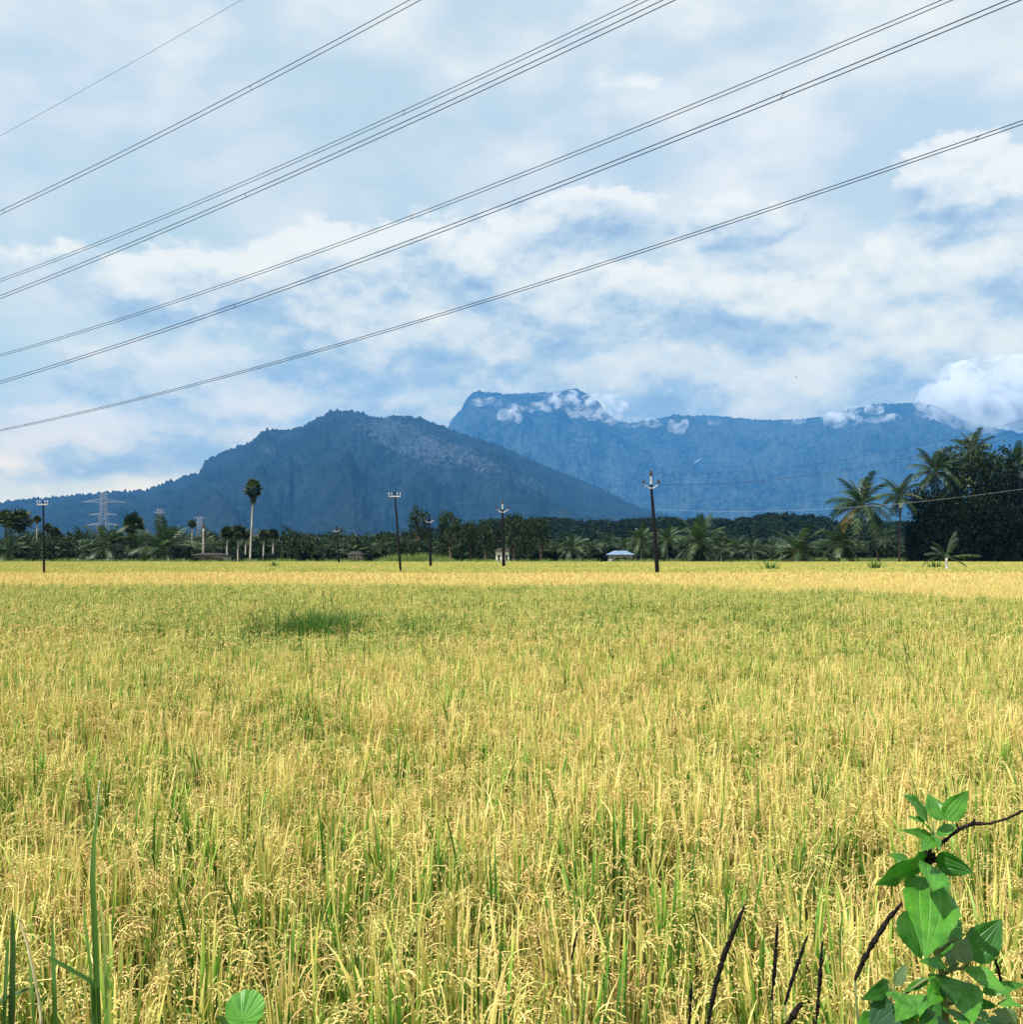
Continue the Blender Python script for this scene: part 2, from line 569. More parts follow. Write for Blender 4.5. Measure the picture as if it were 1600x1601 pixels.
far_rocks = [(760, 640, 40, 22, .1, .3), (900, 690, 80, 10, -.15, .4), (1040, 745, 60, 12, .3, .4), (960, 760, 25, 20, .5, .45), (840, 700, 30, 25, .4, .3), (1250, 720, 110, 20, .1, .2)]
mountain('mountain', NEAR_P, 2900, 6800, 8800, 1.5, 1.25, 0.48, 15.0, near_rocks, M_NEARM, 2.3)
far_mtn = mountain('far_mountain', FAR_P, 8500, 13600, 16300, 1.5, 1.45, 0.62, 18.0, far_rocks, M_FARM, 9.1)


# a pale slab of bare rock on the far mountain's face
from mathutils.bvhtree import BVHTree
_me = far_mtn.data
_bvh = BVHTree.FromPolygons([v.co for v in _me.vertices], [p.vertices for p in _me.polygons])
_hit = _bvh.ray_cast(Vector((0, 0, CAM_H)), ray(1090, 722).normalized())[0]
mb = MB()
_k = _hit.y / F
mb.tube([(-8 * _k, 0, -5.5 * _k), (-3 * _k, -8, -1.5 * _k), (2 * _k, -8, 1.5 * _k), (7.5 * _k, 0, 6 * _k)], [.4 * _k, 1.0 * _k, .9 * _k, .35 * _k], 6)
tag(mb.build('rock_slab', plain('pale bare rock', (.40, .41, .40), (.58, .58, .56), .05), loc=_hit), 'small pale slanting slab of bare rock on the blue face of the far mountain', 'rock')


# ---- shreds of cloud that cling to the far mountain
def cloud_material(name='mountain cloud', lo=.42, hi=.66, dens=.016, sc=.0085):
    m, t, out = mat(name)
    pos = t.n.new('ShaderNodeNewGeometry').outputs['Position']
    n = t.noise(pos, sc, 5, 0.62)
    v = t.n.new('ShaderNodeVolumePrincipled')
    v.inputs['Color'].default_value = (.99, .99, .99, 1)
    v.inputs['Anisotropy'].default_value = 0.0
    t.put(v.inputs['Density'], t.m('MULTIPLY', t.ss(n, lo, hi), dens))
    t.l.new(v.outputs[0], out.inputs['Volume'])
    return m


M_CLOUD = cloud_material()
M_BANK = cloud_material('cloud bank', .34, .66, .0085, .0035)
ICO_V, ICO_F = None, None


def ico(sub):
    import bmesh
    bm = bmesh.new()
    bmesh.ops.create_icosphere(bm, subdivisions=sub, radius=1.0)
    bm.verts.ensure_lookup_table()
    vs = [v.co.copy() for v in bm.verts]
    fs = [tuple(v.index for v in f.verts) for f in bm.faces]
    bm.free()
    return vs, fs


ICO_V, ICO_F = ico(3)


def cloud(u, v, w, h, Y, label, n=13, m=None):
    Y *= 1.7
    c = at(u, v, Y)
    k = Y / F
    mb = MB()
    for i in range(n):
        ox = rnd.uniform(-.5, .5) * w * k
        oz = rnd.uniform(-.35, .35) * h * k
        oy = rnd.uniform(-.25, .25) * min(w, h) * k
        s = rnd.uniform(.22, .55)
        rx, rz = s * w * k * .62, s * h * k * .75
        ry = min(rx, rz)
        sd_ = rnd.uniform(0, 90)
        vs = []
        for p in ICO_V:
            q = 1 + 0.24 * noise.fractal(p * 1.4 + Vector((sd_, 0, 0)), 0.9, 2.0, 3)
            vs.append((ox + p.x * rx * q, oy + p.y * ry * q, oz + p.z * rz * q))
        mb.add(vs, ICO_F, rnd.random())
    o = mb.build('cloud', m or M_CLOUD, loc=c, smooth=True)
    return tag(o, label, 'cloud', 'cloud shreds on the far mountain')


for args in [(763, 628, 40, 14, 7350, 'thin white cloud wisp under the left end of the flat-topped peak'),
             (801, 648, 34, 30, 7250, 'small white cloud tuft in the middle of the flat-topped face'),
             (830, 636, 24, 14, 7350, 'tiny pale cloud wisp between the two cloud tufts of the flat-topped face'),
             (882, 629, 62, 30, 7300, 'ragged white cloud streaming over the right shoulder of the flat-topped peak'),
             (917, 650, 42, 14, 7250, 'flat white cloud shred below the cloud on the right shoulder of the flat-topped peak'),
             (1000, 660, 46, 16, 7400, 'low white cloud lying in the saddle right of the flat-topped peak'),
             (1060, 667, 24, 20, 7300, 'small round white cloud below the long ridge, right of the saddle'),
             (1116, 660, 16, 9, 7300, 'tiny white cloud just right of the small round one under the ridge'),
             (1245, 658, 34, 10, 7300, 'thin white cloud lying along the middle of the long ridge'),
             (1350, 652, 80, 34, 7250, 'large ragged white cloud hanging over the right part of the long ridge'),
             (1303, 656, 36, 16, 7250, 'pale cloud wisp at the left end of the large ragged cloud'),
             (1432, 665, 20, 9, 7200, 'faint cloud wisp right of the large ragged cloud'),
             (1455, 682, 22, 14, 7100, 'small white cloud low on the ridge beside the tall palms')]:
    cloud(*args)
cloud(940, 640, 56, 40, 7300, 'white cloud tumbling down the right shoulder of the flat-topped peak into the saddle', 16)
cloud(1560, 640, 170, 84, 7000, 'big white cloud bank burying the far right end of the ridge', 34, M_BANK)
cloud(1585, 606, 150, 80, 7060, 'upper white billow of the cloud bank at the far right end of the ridge', 26, M_BANK)


# ------------------------------------------------------------------ the air
def haze():
    m, t, out = mat('blue air')
    v = t.n.new('ShaderNodeVolumePrincipled')
    v.inputs['Color'].default_value = (0.08, 0.34, 0.80, 1)
    v.inputs['Density'].default_value = HAZE_D
    v.inputs['Anisotropy'].default_value = 0.0
    t.l.new(v.outputs[0], out.inputs['Volume'])
    mb = MB()
    mb.box((0, 7300, 1149), (36000, 21000, 2300))
    o = mb.build('haze', m)
    return tag(o, kind='stuff')


HAZE_D = 0.64e-4
haze()
# ------------------------------------------------------------------ tree pieces
def frond_mesh(bend, L=1.0, n=24, seed=0, name='frond', m=None, wide=1.0):
    """A feather leaf along +X: midrib that bows down, leaflets on both sides."""
    r = random.Random(seed)
    mb = MB()
    mb_frond(mb, r, Vector((0, 0, 0)), 0.0, 0.0, L, bend, n, wide, 0.5)
    return mb.mesh(name, m or M_FROND)


def mb_frond(mb, r, base, az, e0, L, bend, n, wide, tint):
    pts = []
    p = Vector(base)
    K = 9
    ca, sa = math.cos(az), math.sin(az)
    for i in range(K + 1):
        s = i / K
        pts.append(p.copy())
        e = e0 - bend * (s ** 1.25)
        p = p + Vector((ca * math.cos(e), sa * math.cos(e), math.sin(e))) * (L / K)
    mb.tube(pts, [0.016 * L * (1 - 0.85 * i / K) for i in range(K + 1)], 3, min(1, tint + .3), cap=False)
    side = Vector((-sa, ca, 0))
    roll = r.uniform(-.35, .35)
    for i in range(n):
        s = 0.13 + 0.87 * (i + r.random() * .5) / n
        f = min(s * K, K - 1e-3)
        j = int(f)
        q = pts[j].lerp(pts[j + 1], f - j)
        d = (pts[j + 1] - pts[j]).normalized()
        up = side.cross(d)
        ll = L * 0.27 * wide * (math.sin(math.pi * min(1, 0.12 + 0.80 * s)) ** 0.7) * r.uniform(.85, 1.1)
        for sg in (-1, 1):
            dr = 0.25 + 0.55 * r.random()
            out = (side * sg * (math.cos(roll * sg)) + up * (math.sin(roll) * sg) * .8 + d * 0.62).normalized()
            m1 = q + out * ll * .5 - Vector((0, 0, ll * .10 * dr))
            tp = q + out * ll * .92 - Vector((0, 0, ll * .75 * dr))
            w = 0.017 * L + .014 * L * r.random()
            tt = max(0, min(1, tint + r.uniform(-.22, .22)))
            mb.add([q - d * w * .5, q + d * w * .5, m1 + d * w * .6, m1 - d * w * .6, tp], [(0, 1, 2, 3), (3, 2, 4)], tt)


def fan_into(mb, r, base, direction, pet, rad, tint, seg=12):
    d = direction.normalized()
    a = d.cross(Vector((0, 0, 1)))
    a = a.normalized() if a.length > .05 else Vector((1, 0, 0))
    roll = r.uniform(-.6, .6)
    b = d.cross(a)
    a = a * math.cos(roll) + b * math.sin(roll)
    nrm = d.cross(a)
    hub = base + d * pet
    mb.tube([base, hub], [.05 * rad, .03 * rad], 3, min(1, tint + .35), cap=False)
    span = R(235)
    for i in range(seg):
        t0 = -span / 2 + span * i / seg
        t1 = t0 + span / seg
        tm = (t0 + t1) / 2
        rr = rad * r.uniform(.85, 1.08)
        g = lambda t, k: hub + (d * math.cos(t) + a * math.sin(t)) * k
        cup = nrm * (-.10 * rad)
        mid0, mid1 = g(t0, rr * .62), g(t1, rr * .62)
        tip = g(tm, rr) - Vector((0, 0, rad * .16 * r.random())) + cup
        tt = max(0, min(1, tint + r.uniform(-.2, .2)))
        pl = nrm * (.05 * rad * (1 if i % 2 else -1))
        mb.add([hub, mid0 + pl, mid1 - pl, tip], [(0, 1, 2), (1, 3, 2)], tt)


FROND = {}
for bi, bd in enumerate((0.45, 0.8, 1.15, 1.5)):
    for k in range(2):
        FROND[(bi, k)] = frond_mesh(bd, 1.0, 26, 10 * bi + k, 'frond', M_FRONDF)
DRY = leafy('dry frond', [(0.0, (.10, .075, .03)), (0.5, (.24, .20, .07)), (1.0, (.42, .36, .13))], 0.25, 0.6, 0.2, 0.25)
DRYF = frond_mesh(1.35, 1.0, 24, 77, 'frond', DRY)


def palm_crown_mesh(seed, nf=22, n=15):
    r = random.Random(seed)
    mb = MB()
    for i in range(nf):
        q = i / (nf - 1)
        e0 = R(78 - 112 * q + r.uniform(-8, 8))
        mb_frond(mb, r, Vector((0, 0, 0)), i * 2.39996 + r.uniform(-.2, .2), e0, r.uniform(.85, 1.05) * (.8 if q < .1 else 1), r.uniform(.5, 1.25), n, 1.15, r.uniform(.25, .7))
    return mb.mesh('crown', M_FROND)


def fan_crown_mesh(seed, nl=34):
    r = random.Random(seed)
    mb = MB()
    for i in range(nl):
        z = 1 - 1.62 * (i + .5) / nl
        a = i * 2.39996
        s = math.sqrt(max(0, 1 - z * z))
        fan_into(mb, r, Vector((0, 0, 0)), Vector((s * math.cos(a), s * math.sin(a), z + .05)), .45 * r.uniform(.8, 1.1), .52 * r.uniform(.85, 1.15), r.uniform(.2, .75))
    for i in range(10):   # dead leaves hang below the crown
        a = r.uniform(0, 6.28)
        fan_into(mb, r, Vector((0, 0, -.1)), Vector((.35 * math.cos(a), .35 * math.sin(a), -1)), .25, .42, r.uniform(.75, 1.0), 6)
    return mb.mesh('crown', M_FAN)


def leaf_cloud(mb, r, c, rad, n, size, t0=.2, t1=.75):
    for _ in range(n):
        p = Vector((r.gauss(0, 1), r.gauss(0, 1), r.gauss(0, 1)))
        p = c + Vector((p.x * rad[0], p.y * rad[1], p.z * rad[2])) * .55
        a, b = r.uniform(0, 6.283), r.uniform(-.9, .9)
        x = Vector((math.cos(a) * math.cos(b), math.sin(a) * math.cos(b), math.sin(b)))
        y = x.cross(Vector((r.uniform(-1, 1), r.uniform(-1, 1), r.uniform(-.2, 1)))).normalized()
        s = size * r.uniform(.6, 1.3)
        mb.add([p - x * s, p + y * s * .45 - x * .1 * s, p + x * s, p - y * s * .45 - x * .1 * s], [(0, 1, 2), (0, 2, 3)], r.uniform(t0, t1))


def broad_crown_mesh(seed, m, shape=(1, 1, 1), nclump=46, per=34, size=.10, low=-.55, name='crown'):
    """A crown of leaf clumps set in a lumpy shell one unit in radius; its centre is at the origin."""
    r = random.Random(seed)
    mb = MB()
    for i in range(nclump):
        z = 1 - (1 - low) * (i + .5) / nclump
        a = i * 2.39996 + r.uniform(-.4, .4)
        s = math.sqrt(max(0, 1 - z * z))
        s = s ** .6
        z = z * (1 - .3 * z * z) if z > 0 else z
        lump = .62 + .42 * (0.5 + noise.noise(Vector((s * math.cos(a) * 1.7 + seed, s * math.sin(a) * 1.7, z * 1.7))))
        k = lump * r.choice((.55, .8, .95, 1.0))
        c = Vector((s * math.cos(a) * k * shape[0], s * math.sin(a) * k * shape[1], z * k * shape[2]))
        q = r.uniform(.16, .30)
        leaf_cloud(mb, r, c, (q, q, q * .7), per, size, .1, .5 + .4 * r.random())
    return mb.mesh(name, m)


PALMC = [palm_crown_mesh(100 + i) for i in range(4)]
FANC = [fan_crown_mesh(200 + i) for i in range(3)]
TREEC = [broad_crown_mesh(300 + i, M_TREE, (1, 1, (1.0, .8, 1.2, .9)[i]), 44, 34, .085) for i in range(4)]


def trunk_mesh(h, r0, r1, lean=(0, 0), curve=0.5, m=None, sides=7, n=8, flare=1.5):
    mb = MB()
    pts, rads = [], []
    for i in range(n + 1):
        s = i / n
        b = (1 - curve) * s + curve * s * s
        pts.append((lean[0] * b, lean[1] * b, h * s))
        rads.append((r0 + (r1 - r0) * s) * (1 + (flare - 1) * max(0, 1 - s * 9)))
    mb.tube(pts, rads, sides, .5)
    return mb.mesh('trunk', m or M_TRUNK, True)


def tree_root(name, u, Y, label, cat, group):
    d = ray(u, HORIZON)
    o = empty(name, (d.x / d.y * Y, Y, 0))
    return tag(o, label, cat, group)


def height_at(v, Y):
    d = ray(800, v)
    return CAM_H + d.z / d.y * Y


def coconut(u, v_top, cw, Y, label, group=None, u_base=None, fronds=False, detail=0, dry=0, trunk_m=None, crown_h=None, nf=22, seed=None):
    """u, v_top: where the crown's middle column and its top show; cw: crown width in the photograph's pixels."""
    r = random.Random(seed if seed is not None else int(u * 7 + v_top))
    k = Y / F
    root = tree_root('coconut_palm', u if u_base is None else u_base, Y, label, 'palm tree', group)
    Rc = cw * k / 2 / .80
    top = height_at(v_top, Y)
    hub = max(1.0, top - Rc * .86)
    lx = 0 if u_base is None else (u - u_base) * k
    tm = trunk_mesh(hub, .19, .12, (lx, r.uniform(-.6, .6)), .3, trunk_m or M_TRUNK)
    link('trunk', tm, root)
    loc = Vector((lx, 0, hub))
    if not fronds:
        link('crown', PALMC[r.randrange(4)], root, loc, (0, 0, r.uniform(0, 6.28)), (Rc, Rc, Rc))
    else:
        for i in range(nf):
            q = i / (nf - 1)
            e0 = R(82 - 118 * q + r.uniform(-9, 9))
            bi = min(3, max(0, int(1.0 + 1.6 * math.sin(q * 2.4) + r.uniform(-.6, .6))))
            s = Rc * r.uniform(.9, 1.08) * (.75 if q < .08 else 1)
            link('frond', FROND[(bi, r.randrange(2))], root, loc, (r.uniform(-.25, .25), -e0, i * 2.39996 + r.uniform(-.25, .25)), (s, s, s))
        for i in range(dry):
            f = link('frond', DRYF, root, loc, (0, R(20 + 22 * r.random()), (math.pi if i % 2 == 0 else 0) + r.uniform(-.5, .5)), (Rc, Rc, Rc))
            f['label'] = 'yellowed old frond'
    return root


def palmyra(u, v_top, cw, Y, label, group=None, u_base=None, leaves=False, m=None, tall=1.0):
    r = random.Random(int(u * 5 + v_top))
    k = Y / F
    root = tree_root('palmyra_palm', u if u_base is None else u_base, Y, label, 'palm tree', group)
    Rc = cw * k / 2 / .92
    top = height_at(v_top, Y)
    hub = top - Rc * .92 * tall
    lx = 0 if u_base is None else (u - u_base) * k
    link('trunk', trunk_mesh(hub, .19, .115, (lx, 0), .2, m or M_PALE, 8, 8, 1.7), root)
    loc = Vector((lx, 0, hub))
    if not leaves:
        link('crown', FANC[r.randrange(3)], root, loc, (0, 0, r.uniform(0, 6.28)), (Rc, Rc, Rc * tall))
    else:
        protos = []
        for s in range(4):
            mb = MB()
            fan_into(mb, random.Random(40 + s), Vector((0, 0, 0)), Vector((1, 0, 0)), .42, .46, .25 + .14 * s, 14)
            protos.append(mb.mesh('fan_leaf', M_FAN))
        nl = 46
        for i in range(nl):
            z = 1 - 1.86 * (i + .5) / nl
            e = math.asin(max(-1, min(1, z)))
            s = Rc * r.uniform(.9, 1.12)
            q = .72 if z < -.45 else 1.0
            link('fan_leaf', protos[r.randrange(4)], root, loc + Vector((0, 0, Rc * (tall - 1) * z)), (r.uniform(-.5, .5), -e, i * 2.39996), (s * q, s * q, s * q))
        for i in range(9):
            a = r.uniform(0, 6.28)
            mb = None
            f = link('fan_leaf', protos[3], root, loc - Vector((0, 0, Rc * (tall - 1) + .2)), (0, R(78), a), (Rc * .95, Rc * .6, Rc * .6))
    return root


def broadleaf(u, v_top, cw, Y, label, group=None, v_low=None, crown=None, name='broadleaf_tree', m=None, trunk=True, cat='tree', squash=1.0, depth=1.0):
    r = random.Random(int(u * 3 + v_top))
    k = Y / F
    root = tree_root(name, u, Y, label, cat, group)
    top = height_at(v_top, Y)
    low = 0.3 * top if v_low is None else height_at(v_low, Y)
    rx = cw * k / 2
    rz = (top - low) / 1.42
    cz = top - rz * .86
    me = crown or TREEC[r.randrange(4)]
    if trunk:
        mb = MB()
        h = max(cz, 1.2)
        mb.tube([(0, 0, 0), (.05 * rx, 0, h * .4), (-.04 * rx, 0, h * .8), (0, 0, h)], [.05 * h + .08, .035 * h + .06, .03 * h + .04, .02], 7, .5)
        for i in range(5):
            a = i * 1.26 + r.uniform(-.3, .3)
            b = h * r.uniform(.35, .75)
            mb.tube([(0, 0, b), (math.cos(a) * rx * .3, math.sin(a) * rx * .3, b + rz * .35), (math.cos(a) * rx * .62, math.sin(a) * rx * .62, b + rz * .8)],
                    [.022 * h + .04, .014 * h + .03, .02], 5, .5, cap=False)
        mb.build('trunk', M_BARK, root)
    link('crown', me, root, (0, 0, cz), (0, 0, r.uniform(0, 6.28)), (rx, rx * depth, rz * squash))
    return root


# ------------------------------------------------------------------ the far low wooded hill (reads as one mass)
HILL_P = [(-200, 850), (150, 848), (330, 846), (420, 838), (480, 832), (520, 836), (570, 834), (630, 828), (700, 820), (780, 806), (830, 803), (900, 808), (960, 812), (1010, 805),
          (1060, 803), (1100, 806), (1150, 806), (1185, 800), (1220, 797), (1260, 802), (1300, 806), (1360, 806), (1450, 812), (1700, 825), (1900, 840)]
hm = MB()
hv, us = [], list(range(-200, 1901, 25))
HB = 620.0
for j, (Y, f) in enumerate(((380, 0.0), (450, .25), (520, .6), (580, .9), (620, 1.0), (700, .8), (820, .0))):
    for u in us:
        z = max(0.0, height_at(float(interp(HILL_P, u)), HB) - 9.0) * f
        hv.append(((u - 800) / F * Y, Y, z + .02))
n_ = len(us)
hm.add(hv, [(j * n_ + i, j * n_ + i + 1, (j + 1) * n_ + i + 1, (j + 1) * n_ + i) for j in range(6) for i in range(n_ - 1)])
tag(hm.build('hill', plain('hill soil', (.03, .045, .02), (.06, .075, .03), .05), smooth=True), kind='structure')


def scatter(name, pts, protos, kind='stuff', label=None):
    """One object that sets instances of the prototypes on points: (x, y, z, rx, ry, rz, sx, sy, sz, index)."""
    coll = bpy.data.collections.new(name + ' kinds')
    for i, (me) in enumerate(protos):
        po = bpy.data.objects.new('%s kind %02d' % (name, i), me)
        coll.objects.link(po)
    me = bpy.data.meshes.new(name)
    A = np.array(pts, dtype=np.float32)
    me.from_pydata([tuple(p) for p in A[:, :3]], [], [])
    for nm, sl in (('turn', A[:, 3:6]), ('size', A[:, 6:9])):
        a = me.attributes.new(nm, 'FLOAT_VECTOR', 'POINT')
        a.data.foreach_set('vector', np.ascontiguousarray(sl).ravel())
    a = me.attributes.new('which', 'INT', 'POINT')
    a.data.foreach_set('value', A[:, 9].astype(np.int32))
    o = link(name, me)
    g = bpy.data.node_groups.new(name, 'GeometryNodeTree')
    g.interface.new_socket('Geometry', in_out='INPUT', socket_type='NodeSocketGeometry')
    g.interface.new_socket('Geometry', in_out='OUTPUT', socket_type='NodeSocketGeometry')
    N, L = g.nodes, g.links
    gi, go = N.new('NodeGroupInput'), N.new('NodeGroupOutput')
    ip = N.new('GeometryNodeInstanceOnPoints')
    ci = N.new('GeometryNodeCollectionInfo')
    ci.inputs['Collection'].default_value = coll
    ci.inputs['Separate Children'].default_value = True
    ci.inputs['Reset Children'].default_value = True
    ip.inputs['Pick Instance'].default_value = True

    def na(nm, ty):
        q = N.new('GeometryNodeInputNamedAttribute')
        q.data_type = ty
        q.inputs['Name'].default_value = nm
        return [s for s in q.outputs if s.enabled and s.name == 'Attribute'][0]
    m2p = N.new('GeometryNodeMeshToPoints')
    L.new(gi.outputs[0], m2p.inputs['Mesh'])
    L.new(m2p.outputs[0], ip.inputs['Points'])
    L.new(ci.outputs[0], ip.inputs['Instance'])
    L.new(na('which', 'INT'), ip.inputs['Instance Index'])
    e2r = N.new('FunctionNodeEulerToRotation')
    L.new(na('turn', 'FLOAT_VECTOR'), e2r.inputs[0])
    L.new(e2r.outputs[0], ip.inputs['Rotation'])
    L.new(na('size', 'FLOAT_VECTOR'), ip.inputs['Scale'])
    L.new(ip.outputs[0], go.inputs[0])
    md = o.modifiers.new('scatter', 'NODES')
    md.node_group = g
    tag(o, label, kind=kind)
    return o


WOODC = [broad_crown_mesh(400 + i, M_WOOD, (1, 1, .9), 34, 22, .14, -.4, 'wood crown') for i in range(3)]
pts = []
for i in range(1500):
    Y = rnd.uniform(430, 650)
    u = rnd.uniform(-150, 1850)
    f = float(np.interp(Y, (380, 450, 520, 580, 620, 700), (0, .25, .6, .9, 1.0, .8)))
    z = max(0.0, height_at(float(interp(HILL_P, u)), HB) - 9.0) * f
    s = rnd.uniform(3.0, 5.6)
    pts.append(((u - 800) / F * Y, Y, z + s * .75, 0, 0, rnd.uniform(0, 6.28), s, s, s * rnd.uniform(.9, 1.35), rnd.randrange(3)))
scatter('hill_woods', pts, WOODC)

# understory behind and between the palms
BUSHC = [broad_crown_mesh(420 + i, M_BUSH, (1, 1, .8), 26, 30, .13, -.5, 'bush clump') for i in range(3)]
pts = []
for i in range(1150):
    Y = rnd.uniform(194, 330)
    u = rnd.uniform(-160, 1760)
    s = rnd.uniform(1.4, 2.9) * (1.0 if Y < 225 else 1.35 if Y < 275 else 1.7)
    pts.append(((u - 800) / F * Y, Y, s * .6, 0, 0, rnd.uniform(0, 6.28), s * 1.3, s * 1.3, s, rnd.randrange(3)))
for (u0, u1, Y0, n_) in ((302, 352, 187, 7), (252, 282, 186, 4), (545, 568, 186, 3), (958, 990, 181, 4), (100, 160, 179, 8)):
    for i in range(n_):
        u, s = rnd.uniform(u0, u1), rnd.uniform(.8, 1.35)
        pts.append(((u - 800) / F * Y0, Y0 + rnd.uniform(-.8, .8), s * .6, 0, 0, rnd.uniform(0, 6.28), s * 1.2, s * 1.2, s, rnd.randrange(3)))
scatter('undergrowth', pts, BUSHC)

# ------------------------------------------------------------------ trees that can be told apart, left to right
G_LEFT = 'palms at the left end of the tree belt'
palmyra(8, 794, 36, 205, 'palmyra palm with dark fan crown at the very left edge of the tree belt', G_LEFT, m=M_DTRUNK)
palmyra(30, 793, 46, 200, 'broad crowned palmyra palm left of the leftmost power pole', G_LEFT, m=M_DTRUNK)
palmyra(57, 805, 15, 220, 'thin small-headed palmyra palm beside the leftmost power pole', G_LEFT)
palmyra(74, 817, 17, 215, 'small dark-headed palmyra just right of the leftmost power pole', G_LEFT, m=M_DTRUNK)
palmyra(85, 822, 20, 210, 'low dark palmyra standing over the round green tree by the leftmost pole', G_LEFT, m=M_DTRUNK)
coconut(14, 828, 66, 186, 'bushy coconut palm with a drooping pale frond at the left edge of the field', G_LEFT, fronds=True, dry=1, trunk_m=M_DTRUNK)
broadleaf(92, 832, 62, 184, 'round bright green tree behind the leftmost power pole', v_low=884, group='trees of the belt')
broadleaf(48, 838, 44, 188, 'dark low tree left of the leftmost power pole', v_low=886, group='trees of the belt')
coconut(132, 838, 50, 192, 'low coconut palm below the big lattice tower, on its left', G_LEFT, fronds=True)
coconut(166, 814, 76, 186, 'full coconut palm standing in front of the big lattice tower', G_LEFT, fronds=True)
palmyra(208, 798, 38, 190, 'palmyra with egg-shaped crown between the big tower and the second tower', G_LEFT, tall=1.3)
coconut(210, 828, 66, 188, 'coconut palm with pale hanging fronds under the egg-crowned palmyra', G_LEFT, fronds=True, dry=1)
coconut(256, 809, 96, 183, 'largest coconut palm of the left group, in front of the second lattice tower', G_LEFT, fronds=True, nf=26)
coconut(281, 824, 46, 195, 'coconut palm hidden behind the right side of the largest left palm', G_LEFT)
broadleaf(284, 848, 44, 186, 'yellowish green bush-like tree left of the bare trunk', v_low=882, group='trees of the belt')
palmyra(300, 812, 16, 196, 'slim pale-trunked palmyra with a tuft crown left of the bare trunk', G_LEFT)
o = tree_root('palm_trunk', 318, 196, 'bare pale palm trunk without a crown, right of the slim palmyra', 'dead palm', None)
link('trunk', trunk_mesh(height_at(824, 196), .24, .19, (0, 0), .2, M_PALE), o)
mb = MB()
mb.tube([(0, 0, height_at(826, 196)), (0.03, 0, height_at(816, 196))], [.24, .16], 7, .5)
mb.build('stump_top', M_BARK, o)
coconut(333, 834, 40, 200, 'small coconut palm right of the bare trunk', G_LEFT)
palmyra(355, 821, 26, 192, 'palmyra with pale trunk, first of the close group left of the lone tall palm', G_LEFT)
palmyra(372, 818, 30, 196, 'palmyra with broad dark head in the close group left of the lone tall palm', G_LEFT)
palmyra(384, 827, 20, 200, 'shorter palmyra touching the trunk of the lone tall palm', G_LEFT)
palmyra(395, 745, 33, 176, 'lone tall palmyra palm rising far above the belt on a slim pale trunk', None, u_base=391, leaves=True, tall=1.32)
palmyra(412, 826, 22, 200, 'palmyra palm first to the right of the lone tall palm', 'palms right of the lone tall palm')
palmyra(427, 825, 20, 205, 'palmyra palm second to the right of the lone tall palm', 'palms right of the lone tall palm')
broadleaf(450, 825, 32, 190, 'dark round-headed tree right of the lone tall palm', v_low=870, group='trees of the belt')
broadleaf(484, 839, 38, 200, 'mid green round tree between the dark round tree and the farthest power pole', v_low=876, group='trees of the belt')
for (u, v, w, Y, l) in [(500, 842, 34, 198, 'coconut palm left of the farthest small power pole'), (522, 836, 40, 204, 'coconut palm just behind the farthest small power pole'),
                        (551, 842, 44, 198, 'coconut palm over the small dark-roofed hut'), (578, 840, 40, 205, 'coconut palm right of the small dark-roofed hut'),
                        (596, 835, 38, 198, 'coconut palm left of the leaning power pole')]:
    coconut(u, v, w, Y, l, 'coconut palms in the middle of the belt')
broadleaf(641, 838, 66, 188, 'wide low tree with bare pale limbs behind the leaning power pole', v_low=874, group='trees of the belt')
broadleaf(655, 793, 32, 192, 'tall round-topped tree between the leaning pole and the pole with white V arm', v_low=842, group='trees of the belt')
broadleaf(704, 794, 42, 186, 'biggest round-topped tree of the middle, right of the pole with white V arm', v_low=866, group='trees of the belt')
broadleaf(736, 803, 26, 190, 'feathery tree right of the biggest round-topped tree', v_low=868, group='trees of the belt')
broadleaf(758, 806, 30, 188, 'tree with spotted light leaves left of the pole by the white hut', v_low=868, group='trees of the belt')
broadleaf(776, 812, 22, 196, 'small topped tree left of the pole by the white hut', v_low=866, group='trees of the belt')
broadleaf(803, 799, 34, 188, 'tree with curled pale leaf bunches right of the pole by the white hut', v_low=866, group='trees of the belt')
broadleaf(826, 806, 26, 196, 'dark tree second to the right of the pole by the white hut', v_low=870, group='trees of the belt')
broadleaf(845, 804, 30, 190, 'slim trunked tree at the right end of the middle group of trees', v_low=862, group='trees of the belt')
for (u, v, w, Y, l) in [(872, 838, 40, 194, 'coconut palm right of the slim trunked tree'), (894, 832, 48, 190, 'coconut palm with trailing pale fronds left of the blue roof'),
                        (925, 836, 42, 196, 'coconut palm directly left of the blue roof'), (950, 826, 46, 204, 'coconut palm standing over the blue roof'),
                        (975, 836, 36, 208, 'coconut palm behind the right end of the blue roof'), (1003, 818, 50, 190, 'coconut palm left of the nearest power pole'),
                        (1044, 818, 52, 190, 'coconut palm right of the nearest power pole')]:
    coconut(u, v, w, Y, l, 'coconut palms in the middle of the belt', fronds=(l.startswith('coconut palm with') or w >= 50))
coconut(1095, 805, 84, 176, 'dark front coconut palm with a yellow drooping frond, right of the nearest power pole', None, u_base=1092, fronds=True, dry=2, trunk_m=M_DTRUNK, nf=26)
for (u, v, w, Y, l) in [(1128, 836, 40, 196, 'coconut palm right of the dark front palm'), (1152, 832, 44, 200, 'coconut palm midway between the dark front palm and the drooping front palm'),
                        (1178, 838, 40, 192, 'coconut palm with hanging pale fronds left of the small white-topped post'), (1212, 836, 44, 196, 'coconut palm behind the small white-topped post')]:
    coconut(u, v, w, Y, l, 'coconut palms in the middle of the belt')
coconut(1251, 818, 86, 174, 'low front coconut palm with fronds drooping to both sides, behind the tuft in the field', None, fronds=True, dry=1, trunk_m=M_DTRUNK, nf=24)
